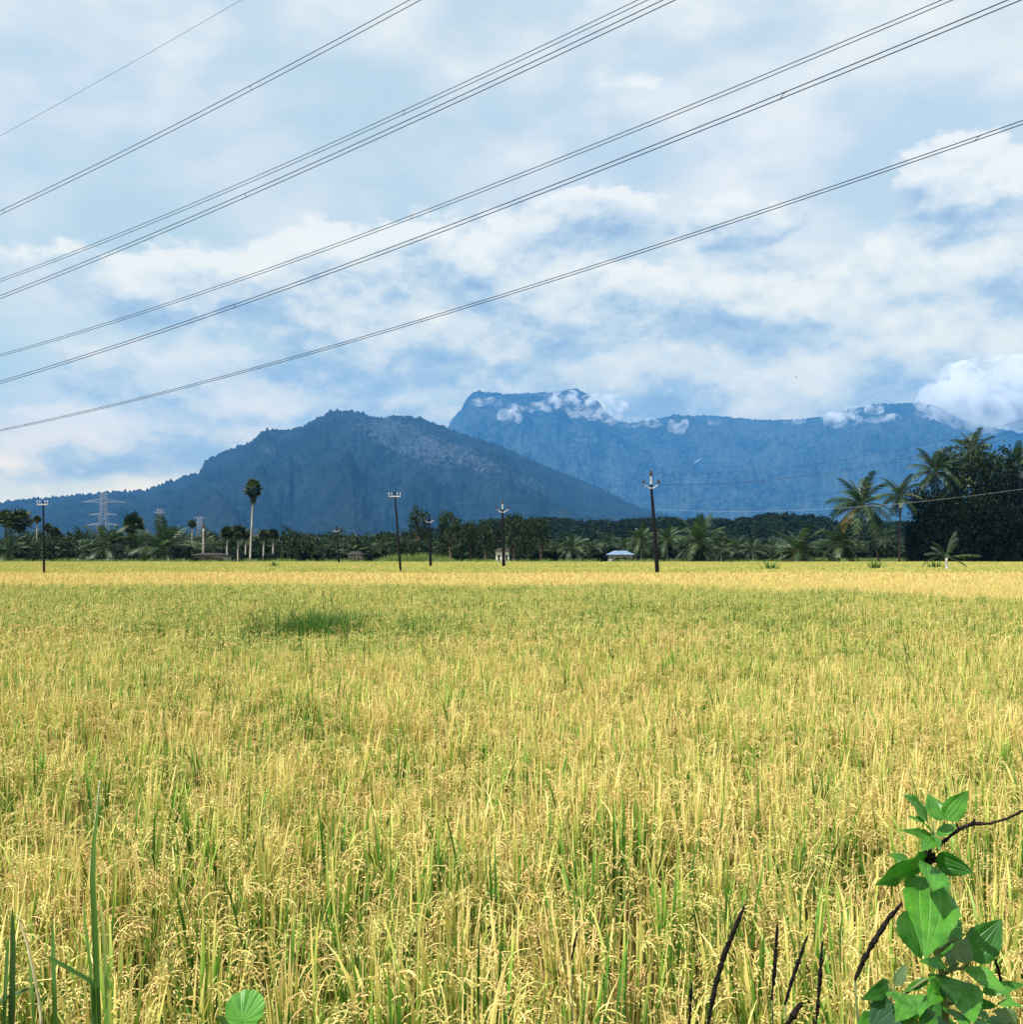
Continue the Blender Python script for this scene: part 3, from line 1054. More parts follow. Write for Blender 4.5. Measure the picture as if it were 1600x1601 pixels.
coconut(1312, 812, 72, 175, 'low dark coconut palm between the drooping front palm and the leaning palm', None, fronds=True, trunk_m=M_DTRUNK)
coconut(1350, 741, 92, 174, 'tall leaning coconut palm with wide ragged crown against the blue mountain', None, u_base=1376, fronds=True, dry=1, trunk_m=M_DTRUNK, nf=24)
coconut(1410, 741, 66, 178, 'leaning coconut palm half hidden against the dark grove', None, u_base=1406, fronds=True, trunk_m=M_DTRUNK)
coconut(1385, 815, 40, 205, 'small palm behind the two leaning trunks', 'coconut palms in the middle of the belt')

# the dark grove at the right
coconut(1466, 694, 80, 182, 'tall coconut palm on the left shoulder of the dark grove', 'palms in the dark grove', fronds=True, trunk_m=M_DTRUNK, nf=26)
coconut(1524, 668, 72, 186, 'topmost coconut palm of the dark grove with windblown fronds', 'palms in the dark grove', fronds=True, trunk_m=M_DTRUNK)
coconut(1592, 690, 66, 184, 'coconut palm at the right edge of the picture over the dark grove', 'palms in the dark grove', fronds=True, trunk_m=M_DTRUNK, nf=26)
coconut(1670, 690, 80, 186, 'coconut palm of the dark grove beyond the right edge', 'palms in the dark grove', trunk_m=M_DTRUNK)
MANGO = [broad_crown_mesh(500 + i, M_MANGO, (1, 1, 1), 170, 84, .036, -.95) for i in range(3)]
MANGO.append(broad_crown_mesh(504, M_TREE, (1, 1, 1), 120, 60, .045, -.8))  # lighter foliage: sunlight on the grove's top put into the colour
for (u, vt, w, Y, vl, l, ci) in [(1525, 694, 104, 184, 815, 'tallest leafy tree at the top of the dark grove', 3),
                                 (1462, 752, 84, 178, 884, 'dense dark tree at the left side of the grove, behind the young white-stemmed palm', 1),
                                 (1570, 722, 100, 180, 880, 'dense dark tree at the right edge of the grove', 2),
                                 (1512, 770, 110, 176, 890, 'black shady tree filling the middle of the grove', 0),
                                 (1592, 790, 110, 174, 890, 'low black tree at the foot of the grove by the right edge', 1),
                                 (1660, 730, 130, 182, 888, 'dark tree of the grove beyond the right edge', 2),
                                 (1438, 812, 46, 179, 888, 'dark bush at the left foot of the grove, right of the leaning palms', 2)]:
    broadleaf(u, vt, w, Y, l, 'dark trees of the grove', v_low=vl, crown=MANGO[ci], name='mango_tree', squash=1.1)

# back rows of the belt, each told by the landmark it stands behind
MARKS = [(30, 'the broad palmyra by the leftmost pole'), (92, 'the round bright green tree'), (166, 'the palm before the big tower'), (256, 'the largest left palm'), (318, 'the bare trunk'),
         (391, 'the lone tall palmyra'), (450, 'the dark round tree'), (526, 'the smallest power pole'), (556, 'the small dark-roofed hut'), (622, 'the leaning pole'),
         (704, 'the biggest round-topped tree'), (786, 'the white hut'), (845, 'the slim trunked tree'), (910, 'the palms left of the blue roof'), (970, 'the blue roof'),
         (1029, 'the nearest power pole'), (1092, 'the dark front palm'), (1165, 'the gap between the front palms'), (1222, 'the small white-topped post'), (1260, 'the drooping front palm'),
         (1312, 'the low dark front palm'), (1376, 'the tall leaning palm')]
BACK = []
for (u0, u1) in ((-120, 130), (130, 410), (410, 640), (640, 860), (860, 1100), (1100, 1430)):
    nn = int((u1 - u0) / 15)
    for i in range(nn):
        u = u0 + (u1 - u0) * (i + rnd.random()) / nn
        Y = rnd.uniform(212, 300)
        vt = rnd.uniform(828, 846) + (6 if 1130 < u < 1300 else -7 if 60 < u < 470 else 0)
        mk = min(MARKS, key=lambda q: abs(q[0] - u))
        side = 'behind and left of' if u < mk[0] - 5 else 'behind and right of' if u > mk[0] + 5 else 'straight behind'
        if u < 0:
            mk, side = (0, 'the left edge of the picture'), 'beyond'
        BACK.append([u, vt, rnd.uniform(34, 46) * 215 / Y, Y, side + ' ' + mk[1], rnd.randrange(9999)])
for b in BACK:
    same = sorted((c for c in BACK if c[4] == b[4]), key=lambda c: c[3])
    k = [id(c) for c in same].index(id(b))
    what = 'coconut palm' if len(same) == 1 else 'nearest coconut palm' if k == 0 else 'farther coconut palm'
    coconut(b[0], b[1], b[2], b[3], 'back-row %s %s' % (what, b[4]), 'coconut palms in the back rows of the belt', seed=b[5])

BACKT = []
for i in range(34):
    u = 20 + 640 * (i + rnd.random()) / 34
    Y = rnd.uniform(205, 262)
    mk = min(MARKS, key=lambda q: abs(q[0] - u))
    side = 'behind and left of' if u < mk[0] - 5 else 'behind and right of' if u > mk[0] + 5 else 'straight behind'
    BACKT.append((u, rnd.uniform(823, 838), rnd.uniform(30, 48), Y, side + ' ' + mk[1]))
for b in BACKT:
    same = sorted((c for c in BACKT if c[4] == b[4]), key=lambda c: c[3])
    k = same.index(b)
    what = 'round tree' if len(same) == 1 else 'nearest round tree' if k == 0 else 'farther round tree'
    broadleaf(b[0], b[1], b[2], b[3], 'back-row %s %s' % (what, b[4]), 'round trees in the back rows of the belt', v_low=872)
# ------------------------------------------------------------------ huts, walls, small things at the field's edge
def house(name, u, v, wpx, hpx, Y, depth, roof_m, label, cat, rise=1.0, rz=0.0, overhang=.35, wall_m=None):
    k = Y / F
    w = wpx * k
    h = height_at(v, Y)
    root = tree_root(name, u, Y, label, cat, None)
    root.rotation_euler = (0, 0, rz)
    mb = MB()
    mb.box((0, 0, h / 2), (w, depth, h))
    mb.build('wall', wall_m or M_WHITE, root)
    mb = MB()
    a, b = w / 2 + overhang, depth / 2 + overhang
    z0, z1 = h + .003, h + rise
    e = min(a * .45, b)
    mb.add([(-a, -b, z0 - .1), (a, -b, z0 - .1), (a, b, z0 - .1), (-a, b, z0 - .1), (-a + e, 0, z1), (a - e, 0, z1),
            (-a, -b, z0), (a, -b, z0), (a, b, z0), (-a, b, z0)],
           [(6, 7, 5, 4), (7, 8, 5), (8, 9, 4, 5), (9, 6, 4), (0, 1, 7, 6), (1, 2, 8, 7), (2, 3, 9, 8), (3, 0, 6, 9), (3, 2, 1, 0)])
    mb.build('roof', roof_m, root)
    for i, (fx, s) in enumerate(((-.28, 'window'), (.05, 'door'), (.32, 'window'))):
        mb = MB()
        if s == 'door':
            mb.box((fx * w, -depth / 2 - .012, h * .38), (w * .14, .03, h * .76))
        else:
            mb.box((fx * w, -depth / 2 - .012, h * .55), (w * .16, .03, h * .36))
        mb.build(s, M_DARK, root)
    return root


house('hut', 786, 861, 20, 12, 179.5, 3.0, M_TILE, 'small whitewashed hut behind the pole in the middle of the belt', 'hut', .45)
house('shed', 970, 867, 30, 8, 184, 4.0, M_BLUE, 'shed with a pale blue sheet roof among the coconut palms', 'shed', .7, .15, .35, M_CONC)
house('hut', 556, 867, 20, 10, 190, 3.0, M_TILE, 'small pale hut with dark roof under the palms left of the leaning pole', 'hut', .6, wall_m=M_CONC)
house('house', 330, 868, 50, 13, 192, 5.0, M_TILE, 'long low pale house half hidden behind trunks left of the lone tall palm', 'house', .45, -.1, wall_m=M_CONC)
house('house', 266, 870, 28, 11, 190, 4.0, M_TILE, 'low pale house with dark roof under the largest left coconut palm', 'house', .4, .2, wall_m=M_CONC)
r_ = tree_root('boundary_wall', 130, 181, 'low pale boundary wall along the field edge below the big lattice tower', 'wall', None)
mb = MB()
mb.box((0, 0, .55), (9, .25, 1.1))
mb.build('wall', M_CONC, r_)
mb = MB()
mb.box((0, 0, 1.143), (9.1, .33, .08))
mb.build('coping', M_WHITE, r_)
r_ = tree_root('marker_post', 1222, 176, 'short dark post with a white top between the drooping front palms', 'post', None)
mb = MB()
mb.tube([(0, 0, 0), (0, 0, 1.9)], .09, 8)
mb.build('post', M_POLE, r_)
mb = MB()
mb.tube([(0, 0, 1.903), (0, 0, 2.25)], [.12, .1], 8)
mb.build('cap', M_ARM, r_)


# ------------------------------------------------------------------ wooden power poles
def insulator(mb, p, s=1.0):
    p = Vector(p)
    mb.tube([p, p + Vector((0, 0, .05 * s)), p + Vector((0, 0, .07 * s)), p + Vector((0, 0, .16 * s)), p + Vector((0, 0, .17 * s)), p + Vector((0, 0, .26 * s))],
            [.03 * s, .03 * s, .085 * s, .07 * s, .06 * s, .03 * s], 8, .5)


def power_pole(u_top, v_top, u_base, v_base, arms, width_px, label, arm_px=12, spike=False):
    Y = (CAM_H - .9) / ((v_base - HORIZON) / F)
    Y = min(Y, 172)
    k = Y / F
    root = tree_root('power_pole', u_base, Y, label, 'power pole', 'power poles standing in the paddy')
    top = height_at(v_top, Y)
    lx = (u_top - u_base) * k
    r0 = width_px * k / 2 * .7
    mb = MB()
    mb.tube([(0, 0, 0), (lx * .5, .0, top * .5), (lx, 0, top * (.9 if spike else 1.0))], [r0 * 1.15, r0 * .9, r0 * .62], 8)
    mb.build('pole', M_POLE, root)
    aw = arm_px * k
    if arms == 'v':
        z = top * .90
        mb = MB()
        for s in (-1, 1):
            mb.tube([(lx, -.06, z - aw * .55), (lx + s * aw * .35, -.06, z - aw * .5), (lx + s * aw, -.06, z)], .045 * aw + .016, 6)
        mb.build('cross_arm', M_ARM, root)
        for s in (-1, 1):
            mb = MB()
            insulator(mb, (lx + s * aw, -.06, z + .01), 1.2)
            mb.build('insulator', M_PORC, root)
        if spike:
            mb = MB()
            mb.tube([(lx, 0, top * .9), (lx, 0, top * .97)], r0 * .5, 6)
            mb.build('top_bracket', M_ARM, root)
            mb = MB()
            insulator(mb, (lx, 0, top * .972), 1.6)
            mb.build('insulator', M_PORC, root)
    else:
        z = top * .955
        mb = MB()
        mb.box((lx, -r0 - .05, z), (aw * 2, .07, .08))
        mb.build('cross_arm', M_ARM, root)
        for s in (-1, -.5, .5, 1):
            mb = MB()
            x = lx + s * aw
            mb.tube([(x, -r0 - .05, z + .06), (x, -r0 - .05, z + .15)], .02, 5)
            insulator(mb, (x, -r0 - .05, z + .14), .55)
            mb.build('insulator', M_ARM, root)
    return root


power_pole(66, 783, 70, 893, 'hook', 5, 'dark power pole at the left with a short hooked cross arm', 8)
power_pole(617, 770, 628, 891, 'hook', 5, 'tall leaning dark power pole with short white cross arm', 9)
power_pole(671, 804, 674, 884, 'v', 6, 'dark power pole with white V arm among the round-topped trees', 7)
power_pole(786, 785, 788, 884, 'v', 7, 'dark power pole with grey V arm and top pin before the white hut', 9, True)
power_pole(526, 822, 531, 879, 'v', 4, 'smallest power pole, far off at the foot of the near mountain', 5)
near_pole = power_pole(1019, 740, 1029, 893, 'v', 9, 'nearest and thickest power pole with white trident head, right of the middle', 11.5, True)


# ------------------------------------------------------------------ lattice towers
def lattice_tower(u, v_top, Y, arms, leg_top, leg_base, label, w=.34, rise=.13):
    root = tree_root('lattice_tower', u, Y, label, 'pylon', 'steel lattice towers before the near mountain')
    k = Y / F
    H = height_at(v_top, Y)
    bt, bb = leg_top * k / 2, leg_base * k / 2

    def half(z):
        s = z / H
        return bt + (bb - bt) * max(0, (1 - s) - .25) / .75 if s < .75 else bt
    lev = [H * f for f in (0, .16, .32, .47, .61, .75, .84, .92, 1.0)]
    mb = MB()
    for i in range(len(lev) - 1):
        z0, z1 = lev[i], lev[i + 1]
        a, b = half(z0), half(z1)
        c0 = [Vector((sx * a, sy * a, z0)) for sx, sy in ((-1, -1), (1, -1), (1, 1), (-1, 1))]
        c1 = [Vector((sx * b, sy * b, z1)) for sx, sy in ((-1, -1), (1, -1), (1, 1), (-1, 1))]
        for q in range(4):
            mb.bar(c0[q], c1[q], w)
            mb.bar(c0[q], c1[(q + 1) % 4], w * .5)
            mb.bar(c0[(q + 1) % 4], c1[q], w * .5)
            mb.bar(c1[q], c1[(q + 1) % 4], w * .55)
    mb.build('tower_body', M_STEEL, root)
    for (va, half_px) in arms:
        z = height_at(va, Y)
        b = half(z)
        L = half_px * k
        mb = MB()
        for s in (-1, 1):
            tip = Vector((s * L, 0, z))
            for sy in (-1, 1):
                mb.bar((s * b, sy * b, z), tip, w * .8)
                mb.bar((s * b, sy * b, z + L * rise), tip, w * .6)
            for f in (.25, .5, .75):
                x = s * (b + (L - b) * f)
                mb.bar((x, 0, z), (x, 0, z + L * rise * (1 - f)), w * .5)
        mb.build('cross_arm', M_STEEL, root)
        for s in (-1, 1):
            mb = MB()
            mb.tube([(s * L * .97, 0, z - .2), (s * L * .97, 0, z - L * .22)], .12, 5)
            mb.build('insulator_string', M_PORC, root)
    return root


lattice_tower(160.5, 771, 480, [(785, 35), (805, 22), (821, 26)], 8, 20, 'largest pale lattice tower above the palms at the left', .17)
lattice_tower(249, 796, 800, [(801, 10), (797, 6), (812, 8)], 5, 9, 'second lattice tower behind the largest left coconut palm', .22)
lattice_tower(311.5, 808, 880, [(810, 10), (817, 7), (822, 8)], 5, 9, 'smallest lattice tower with splayed legs behind the slim palmyra', .22)

# ------------------------------------------------------------------ high-voltage lines: twin conductors sagging across the sky
LD = Vector((-math.sin(R(55)), math.cos(R(55)), 0))
LN = Vector((math.cos(R(55)), math.sin(R(55)), 0))


def line_fit(px, c):
    """Points of the photograph on the upright plane c metres beyond the viewer, across the line's course, fitted by a sag curve."""
    ss, zs = [], []
    for (u, v) in px:
        d = ray(u, v)
        t = c / d.dot(LN)
        p = d * t
        ss.append(p.dot(LD))
        zs.append(p.z + CAM_H)
    return np.polyfit(ss, zs, 2), min(ss), max(ss)


def power_line(px, c, label, twin=.40, spacers=(), rad=.021, cat='power line'):
    co, s0, s1 = line_fit(px, c)
    a, b = s0 - 45, s1 + 60
    n = 44
    root = empty('power_line', LN * c + Vector((0, 0, float(np.polyval(co, 0)))))
    tag(root, label, cat, 'high voltage lines crossing the sky')
    base = root.location

    def pt(s, off):
        return LD * s + LN * (c + off) + Vector((0, 0, float(np.polyval(co, s)))) - base
    for off in ((-twin / 2, twin / 2) if twin else (0,)):
        mb = MB()
        mb.tube([pt(a + (b - a) * i / n, off) for i in range(n + 1)], rad, 6)
        mb.build('conductor', M_WIRE if twin else M_THIN, root, smooth=True)
    for (u, v) in spacers:
        d = ray(u, v)
        s = (d * (c / d.dot(LN))).dot(LD)
        mb = MB()
        mb.tube([pt(s, -twin / 2), pt(s + .35, twin / 2)], rad * .7, 5)
        for sg, s_ in ((-1, s), (1, s + .35)):
            mb.tube([pt(s_ - .11, sg * twin / 2), pt(s_ + .11, sg * twin / 2)], rad * 1.2, 6)
        mb.build('spacer', M_DARK, root)
    return root


power_line([(0, 213), (200, 102), (378, 0)], 45, 'faint single earth wire crossing the top left corner', 0, (), .012)
power_line([(0, 333), (395, 136.5), (650, 0)], 41, 'highest pair of twin cables, leaving at the top left of the middle', spacers=[(395, 136), (8, 329)])
power_line([(0, 439), (205, 360), (635, 175), (800, 98), (1006, 0)], 50, 'narrow upper pair of the two cable pairs that run close together', spacers=[(205, 360), (635, 175)])
power_line([(0, 465), (387, 304), (800, 118), (1046, 0)], 41, 'wide lower pair of the two cable pairs that run close together', spacers=[(387, 304)])
power_line([(0, 556), (615, 350), (800, 279), (1225, 112), (1476, 0)], 50, 'narrow fourth pair of cables, just above the fifth', spacers=[(647, 337)])
power_line([(0, 598), (370, 477), (800, 319), (1230, 147), (1588, 0)], 41, 'wide pair of cables running into the top right corner', spacers=[(370, 477), (1230, 147)])
power_line([(0, 673), (662, 500), (990, 397), (1145, 348), (1600, 191)], 50, 'lowest pair of cables, passing closest above the mountains', spacers=[(662, 500), (1535, 214)])


def thin_wire(P, Q, sag, label, m=M_THIN, rad=.008, ext=0.0):
    P, Q = Vector(P), Vector(Q)
    mb = MB()
    pts = []
    for i in range(41):
        s = i / 40
        p = P.lerp(Q, s)
        p.z -= sag * 4 * s * (1 - s)
        pts.append(p - P)
    mb.tube(pts, rad, 5)
    o = mb.build('wire', m, loc=P, smooth=True)
    return tag(o, label, 'wire', 'thin wires from the nearest power pole')


npY = near_pole.location.y
wq = [at(1790, 601, 47), at(1790, 613, 47), at(1790, 626, 47)]
thin_wire(at(1019, 741, npY), wq[0], 1.2, 'top thin wire from the tip of the nearest power pole to the right')
thin_wire(at(1031, 757, npY), wq[1], 1.2, 'middle thin wire from the right arm of the nearest power pole to the right')
thin_wire(at(1008, 757, npY), wq[2], 1.2, 'bottom thin wire from the left arm of the nearest power pole to the right')
thin_wire(at(1023, 796, npY), at(1800, 731, 52), .9, 'bright low wire crossing the dark grove at the right', M_BRIGHT, .0045)

# a bird over the ridge
br = empty('bird', at(1245, 590, 300))
tag(br, 'tiny dark bird gliding over the long ridge', 'bird')
mb = MB()
mb.tube([(-.28, 0, 0), (-.12, 0, .02), (.1, 0, .03), (.26, 0, .05), (.36, 0, .04)], [.02, .07, .09, .06, .015], 7)
mb.build('body', M_PORC, br, smooth=True)
for s in (-1, 1):
    mb = MB()
    mb.add([(-.12, s * .05, .04), (.14, s * .05, .05), (.10, s * .5, .16), (-.10, s * .45, .15), (-.02, s * 1.0, .08)], [(0, 1, 2, 3), (3, 2, 4)])
    mb.build('wing', M_PORC, br)
# ------------------------------------------------------------------ the rice
def rice_material():
    m, t, out = mat('ripening rice')
    pos = t.n.new('ShaderNodeNewGeometry').outputs['Position']
    px, py, pz = t.sep(pos)
    kind = t.attr('kind')         # 0 leaf, 1 grain
    tint = t.attr('tint')         # per blade, green to straw, with gap shade put into dark feet
    oi = t.n.new('ShaderNodeObjectInfo').outputs['Random']
    flat = t.comb(px, py, 0.0)
    big = t.noise(flat, 0.16, 3, 0.55)
    mid = t.noise(flat, 0.9, 3, 0.55)
    # plots: the near green-gold one, a riper gold plot behind it, yellow-green plots beyond
    edge = t.m('SUBTRACT', 41.0, t.m('MULTIPLY', t.m('MAXIMUM', t.m('SUBTRACT', px, 5.0), 0.0), 1.5))
    edge = t.m('MAXIMUM', edge, 25.0)
    edge = t.m('ADD', edge, t.m('MULTIPLY', t.m('SUBTRACT', mid, 0.5), 3.0))
    gold = t.m('MULTIPLY', t.ss(t.m('SUBTRACT', py, edge), -0.6, 0.8), t.ss(py, 70.0, 66.0))
    green_zone = t.m('MULTIPLY', t.ss(py, 10.0, 19.0), t.m('SUBTRACT', 1.0, t.ss(t.m('SUBTRACT', py, edge), -1.0, 0.6)))
    beyond = t.ss(py, 68.0, 74.0)
    ripe = t.m('ADD', 0.75, t.m('MULTIPLY', t.m('SUBTRACT', big, 0.5), 0.75))
    ripe = t.m('ADD', ripe, t.m('MULTIPLY', t.m('SUBTRACT', mid, 0.5), 0.42))
    ripe = t.m('SUBTRACT', ripe, t.m('MULTIPLY', green_zone, 0.34))
    ripe = t.m('ADD', ripe, t.m('MULTIPLY', gold, 0.22))
    ripe = t.m('SUBTRACT', ripe, t.m('MULTIPLY', beyond, 0.24))
    gx = t.m('DIVIDE', t.m('ADD', px, 3.9), 2.2)
    gy = t.m('DIVIDE', t.m('SUBTRACT', py, 17.2), 3.0)
    spot = t.m('POWER', 2.718, t.m('MULTIPLY', t.m('ADD', t.m('MULTIPLY', gx, gx), t.m('MULTIPLY', gy, gy)), -1.0))
    ripe = t.m('SUBTRACT', ripe, t.m('MULTIPLY', t.m('MULTIPLY', spot, t.ss(mid, .35, .6)), 0.40))
    ripe = t.m('ADD', ripe, t.m('MULTIPLY', t.m('SUBTRACT', oi, 0.5), t.m('MULTIPLY', 0.42, t.ss(py, 30.0, 12.0, .35, 1.0))))
    f = t.m('ADD', t.m('MULTIPLY', ripe, 0.75), t.m('MULTIPLY', t.m('SUBTRACT', tint, 0.5), 0.95), clamp=True)
    f = t.m('ADD', f, 0.06, clamp=True)
    dead = t.ss(tint, .955, .99)  # dead lower leaves, browned further to stand in for shade between clumps
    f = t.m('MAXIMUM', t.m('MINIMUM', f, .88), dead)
    leaf = t.ramp(f, [(0.0, (.018, .070, .012)), (0.25, (.11, .28, .030)), (0.45, (.33, .43, .08)), (0.64, (.69, .61, .17)), (0.88, (.82, .65, .27)), (1.0, (.13, .08, .032))])  # darkest green and dark brown stops hold the gap shade as colour
    g = t.m('ADD', t.m('MULTIPLY', ripe, 0.7), t.m('MULTIPLY', t.m('SUBTRACT', tint, 0.5), 0.7), clamp=True)
    g = t.m('MINIMUM', g, .86)
    grain = t.ramp(g, [(0.0, (.24, .32, .06)), (0.3, (.48, .47, .14)), (0.55, (.71, .56, .19)), (0.85, (.72, .53, .22)), (1.0, (.40, .23, .10))])
    rust = t.m('MULTIPLY', t.ss(t.m('ADD', oi, t.m('MULTIPLY', t.m('SUBTRACT', mid, .5), 1.6)), .45, 1.05), t.ss(py, 34.0, 12.0))
    grain = t.mix(t.m('MULTIPLY', rust, .55), grain, (.46, .28, .10))
    c = t.mix(kind, leaf, grain)
    d = principled(t, None, c, 0.5, 0.28)
    tr = t.n.new('ShaderNodeBsdfTranslucent')
    t.put(tr.inputs[0], t.v('MULTIPLY', c, (1.15, 1.15, .7)))
    mx = t.n.new('ShaderNodeMixShader')
    t.put(mx.inputs[0], t.m('SUBTRACT', 0.22, t.m('MULTIPLY', kind, 0.10)))
    t.l.new(d, mx.inputs[1])
    t.l.new(tr.outputs[0], mx.inputs[2])
    t.l.new(mx.outputs[0], out.inputs[0])
    return m


M_RICE = rice_material()


class RB(MB):
    def __init__(self):
        super().__init__()
        self.K = []

    def put(self, v, f, tint, kind):
        n0 = len(self.V)
        self.add(v, f, tint)
        self.K.extend([kind] * (len(self.V) - n0))

    def finish(self, name):
        me = self.mesh(name, M_RICE)
        a = me.attributes.new('kind', 'FLOAT', 'POINT')
        a.data.foreach_set('value', np.array(self.K, dtype=np.float32))
        return me


def blade(rb, r, base, az, h, lean, curl, w, t0, t1, seg=4, kind=0.0):
    """A grass blade: starts upright, leans and curls over; tint runs from t0 at its foot to t1 at its tip."""
    d = Vector((math.cos(az), math.sin(az), 0))
    s = Vector((-d.y, d.x, 0))
    tw = r.uniform(-.9, .9)
    s = (s * math.cos(tw) + d * math.sin(tw))
    vs, ts = [], []
    p = Vector(base)
    for i in range(seg + 1):
        q = i / seg
        a = lean + curl * q * q
        ww = w * (.55 + .9 * q if q < .45 else 1.0) * (1 - max(0, (q - .45) / .55) ** 1.6) * .5
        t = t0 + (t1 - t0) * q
        if i == seg:
            vs.append(p.copy())
            ts.append(t)
        else:
            vs += [p - s * ww, p + s * ww]
            ts += [t, t]
        p = p + (d * math.sin(a) + Vector((0, 0, 1)) * math.cos(a)) * (h / seg)
    fs = [(2 * i, 2 * i + 1, 2 * i + 3, 2 * i + 2) for i in range(seg - 1)] + [(2 * seg - 2, 2 * seg - 1, 2 * seg)]
    rb.put(vs, fs, ts, kind)


def panicle(rb, r, base, az, L, nbr, grain, gw, t):
    """An ear that arches over and hangs: a thread with curved strings of grain."""
    d = Vector((math.cos(az), math.sin(az), 0))
    p = Vector(base)
    N = 7
    pts = []
    for i in range(N + 1):
        q = i / N
        a = R(12) + R(r.uniform(115, 150)) * q ** 1.2
        pts.append(p.copy())
        p = p + (d * math.sin(a) + Vector((0, 0, 1)) * math.cos(a)) * (L / N)
    rb.tube(pts, .0016, 3, t, cap=False)
    rb.K.extend([1.0] * (len(rb.V) - len(rb.K)))
    for b in range(nbr):
        q = .18 + .82 * b / nbr
        f = min(q * N, N - 1e-3)
        j = int(f)
        o = pts[j].lerp(pts[j + 1], f - j)
        ax = (pts[j + 1] - pts[j]).normalized()
        sd_ = Vector((r.uniform(-1, 1), r.uniform(-1, 1), r.uniform(-1, .4))).normalized()
        dr = (ax * .9 + sd_ * .75).normalized()
        bl = L * .34 * (1.1 - .6 * q) * r.uniform(.7, 1.2)
        ng = max(3, int(bl / (grain * .62)))
        pp = o.copy()
        for g in range(ng):
            dr = (dr + Vector((0, 0, -.17))).normalized()
            pp = pp + dr * (bl / ng)
            gd = (dr + Vector((r.uniform(-.3, .3), r.uniform(-.3, .3), r.uniform(-.3, .15)))).normalized()
            s = gd.cross(Vector((r.uniform(-1, 1), r.uniform(-1, 1), r.uniform(-1, 1)))).normalized() * gw
            tt = max(0, min(1, t + r.uniform(-.3, .3)))
            rb.put([pp, pp + gd * grain * .5 + s, pp + gd * grain, pp + gd * grain * .5 - s], [(0, 1, 2), (0, 2, 3)], tt, 1.0)


def rice_clump(seed, near=True):
    r = random.Random(seed)
    rb = RB()
    green = r.choice((.30, .42, .5, .55, .62, .7))
    nb = 27 if near else 18
    for i in range(nb):
        a = r.uniform(0, 6.283)
        b = (math.cos(a) * r.uniform(0, .07), math.sin(a) * r.uniform(0, .07), r.uniform(0, .08))
        flag = i < nb * .64
        tt = max(0, min(1, green + r.gauss(0, .17)))
        if flag:    # upright upper leaves with the foot high on the stem
            b = (math.cos(a) * r.uniform(.01, .10), math.sin(a) * r.uniform(.01, .10), r.uniform(.46, .68))
            blade(rb, r, b, a, r.uniform(.22, .40), r.uniform(.01, .19), r.uniform(0, .32) if r.random() < .88 else r.uniform(.8, 1.8), r.uniform(.0075, .0135), tt - .46, tt + .16, 5 if near else 3)  # foot tinted dark, standing in for the shade between stems
        else:
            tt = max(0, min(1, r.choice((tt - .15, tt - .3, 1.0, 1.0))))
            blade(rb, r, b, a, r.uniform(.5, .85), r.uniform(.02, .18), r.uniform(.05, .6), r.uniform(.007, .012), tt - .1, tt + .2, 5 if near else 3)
    for i in range(11 if near else 8):
        a = r.uniform(0, 6.283)
        b = Vector((math.cos(a) * r.uniform(0, .10), math.sin(a) * r.uniform(0, .10), r.uniform(.60, .84)))
        rb.tube([(b.x * .4, b.y * .4, 0), b], .0022, 3, r.choice((.3, .98)), cap=False)  # some stalks take the dark brown that stands in for gap shade
        rb.K.extend([0.0] * (len(rb.V) - len(rb.K)))
        if near:
            panicle(rb, r, b, a, r.uniform(.10, .17), 8, .014, .0022, r.uniform(.25, .95))
        else:
            panicle(rb, r, b, a, r.uniform(.11, .18), 5, .023, .0042, r.uniform(.25, .95))
    return rb


def merge_patch(clumps, n, size, seed, h=1.0):
    r = random.Random(seed)
    rb = RB()
    q = max(1, int(math.sqrt(n)))
    V, Fs, T, K = [], [], [], []
    off = 0
    for i in range(q):
        for j in range(q):
            c = clumps[r.randrange(len(clumps))]
            a = r.uniform(0, 6.283)
            ca, sa = math.cos(a), math.sin(a)
            s = r.uniform(.86, 1.08)
            x0 = (i + .5 + r.uniform(-.4, .4)) / q * size - size / 2
            y0 = (j + .5 + r.uniform(-.4, .4)) / q * size - size / 2
            A = np.array(c.V)
            X = A[:, 0] * ca - A[:, 1] * sa
            Y = A[:, 0] * sa + A[:, 1] * ca
            dt = r.uniform(-.12, .12)
            V.extend(zip((X * s + x0).tolist(), (Y * s + y0).tolist(), (A[:, 2] * s * h).tolist()))
            T.extend([max(0, min(1, t + dt)) for t in c.T])
            K.extend(c.K)
            Fs.extend([tuple(k + off for k in f) for f in c.Fc])
            off += len(c.V)
    rb.V, rb.Fc, rb.T, rb.K = V, Fs, T, K
    return rb


def far_clump(seed):
    r = random.Random(seed)
    rb = RB()
    g = r.choice((.35, .45, .55, .65))
    for i in range(5):
        a = r.uniform(0, 6.283)
        tt = max(0, min(1, g + r.gauss(0, .15)))
        blade(rb, r, (math.cos(a) * .06, math.sin(a) * .06, r.uniform(.2, .5)), a, r.uniform(.4, .58), r.uniform(.02, .3), r.uniform(0, .6), r.uniform(.022, .034), tt - .15, tt + .15, 2)
    for i in range(6):
        a = r.uniform(0, 6.283)
        p = Vector((math.cos(a) * .13, math.sin(a) * .13, r.uniform(.62, .86)))
        e = p + Vector((math.cos(a) * .07, math.sin(a) * .07, -.14))
        s = Vector((-math.sin(a), math.cos(a), 0)) * .026
        m_ = p.lerp(e, .5) + Vector((math.cos(a), math.sin(a), .6)) * .03
        rb.put([p, m_ + s, e, m_ - s], [(0, 1, 2), (0, 2, 3)], max(0, min(1, r.gauss(.5, .2))), 1.0)
    return rb


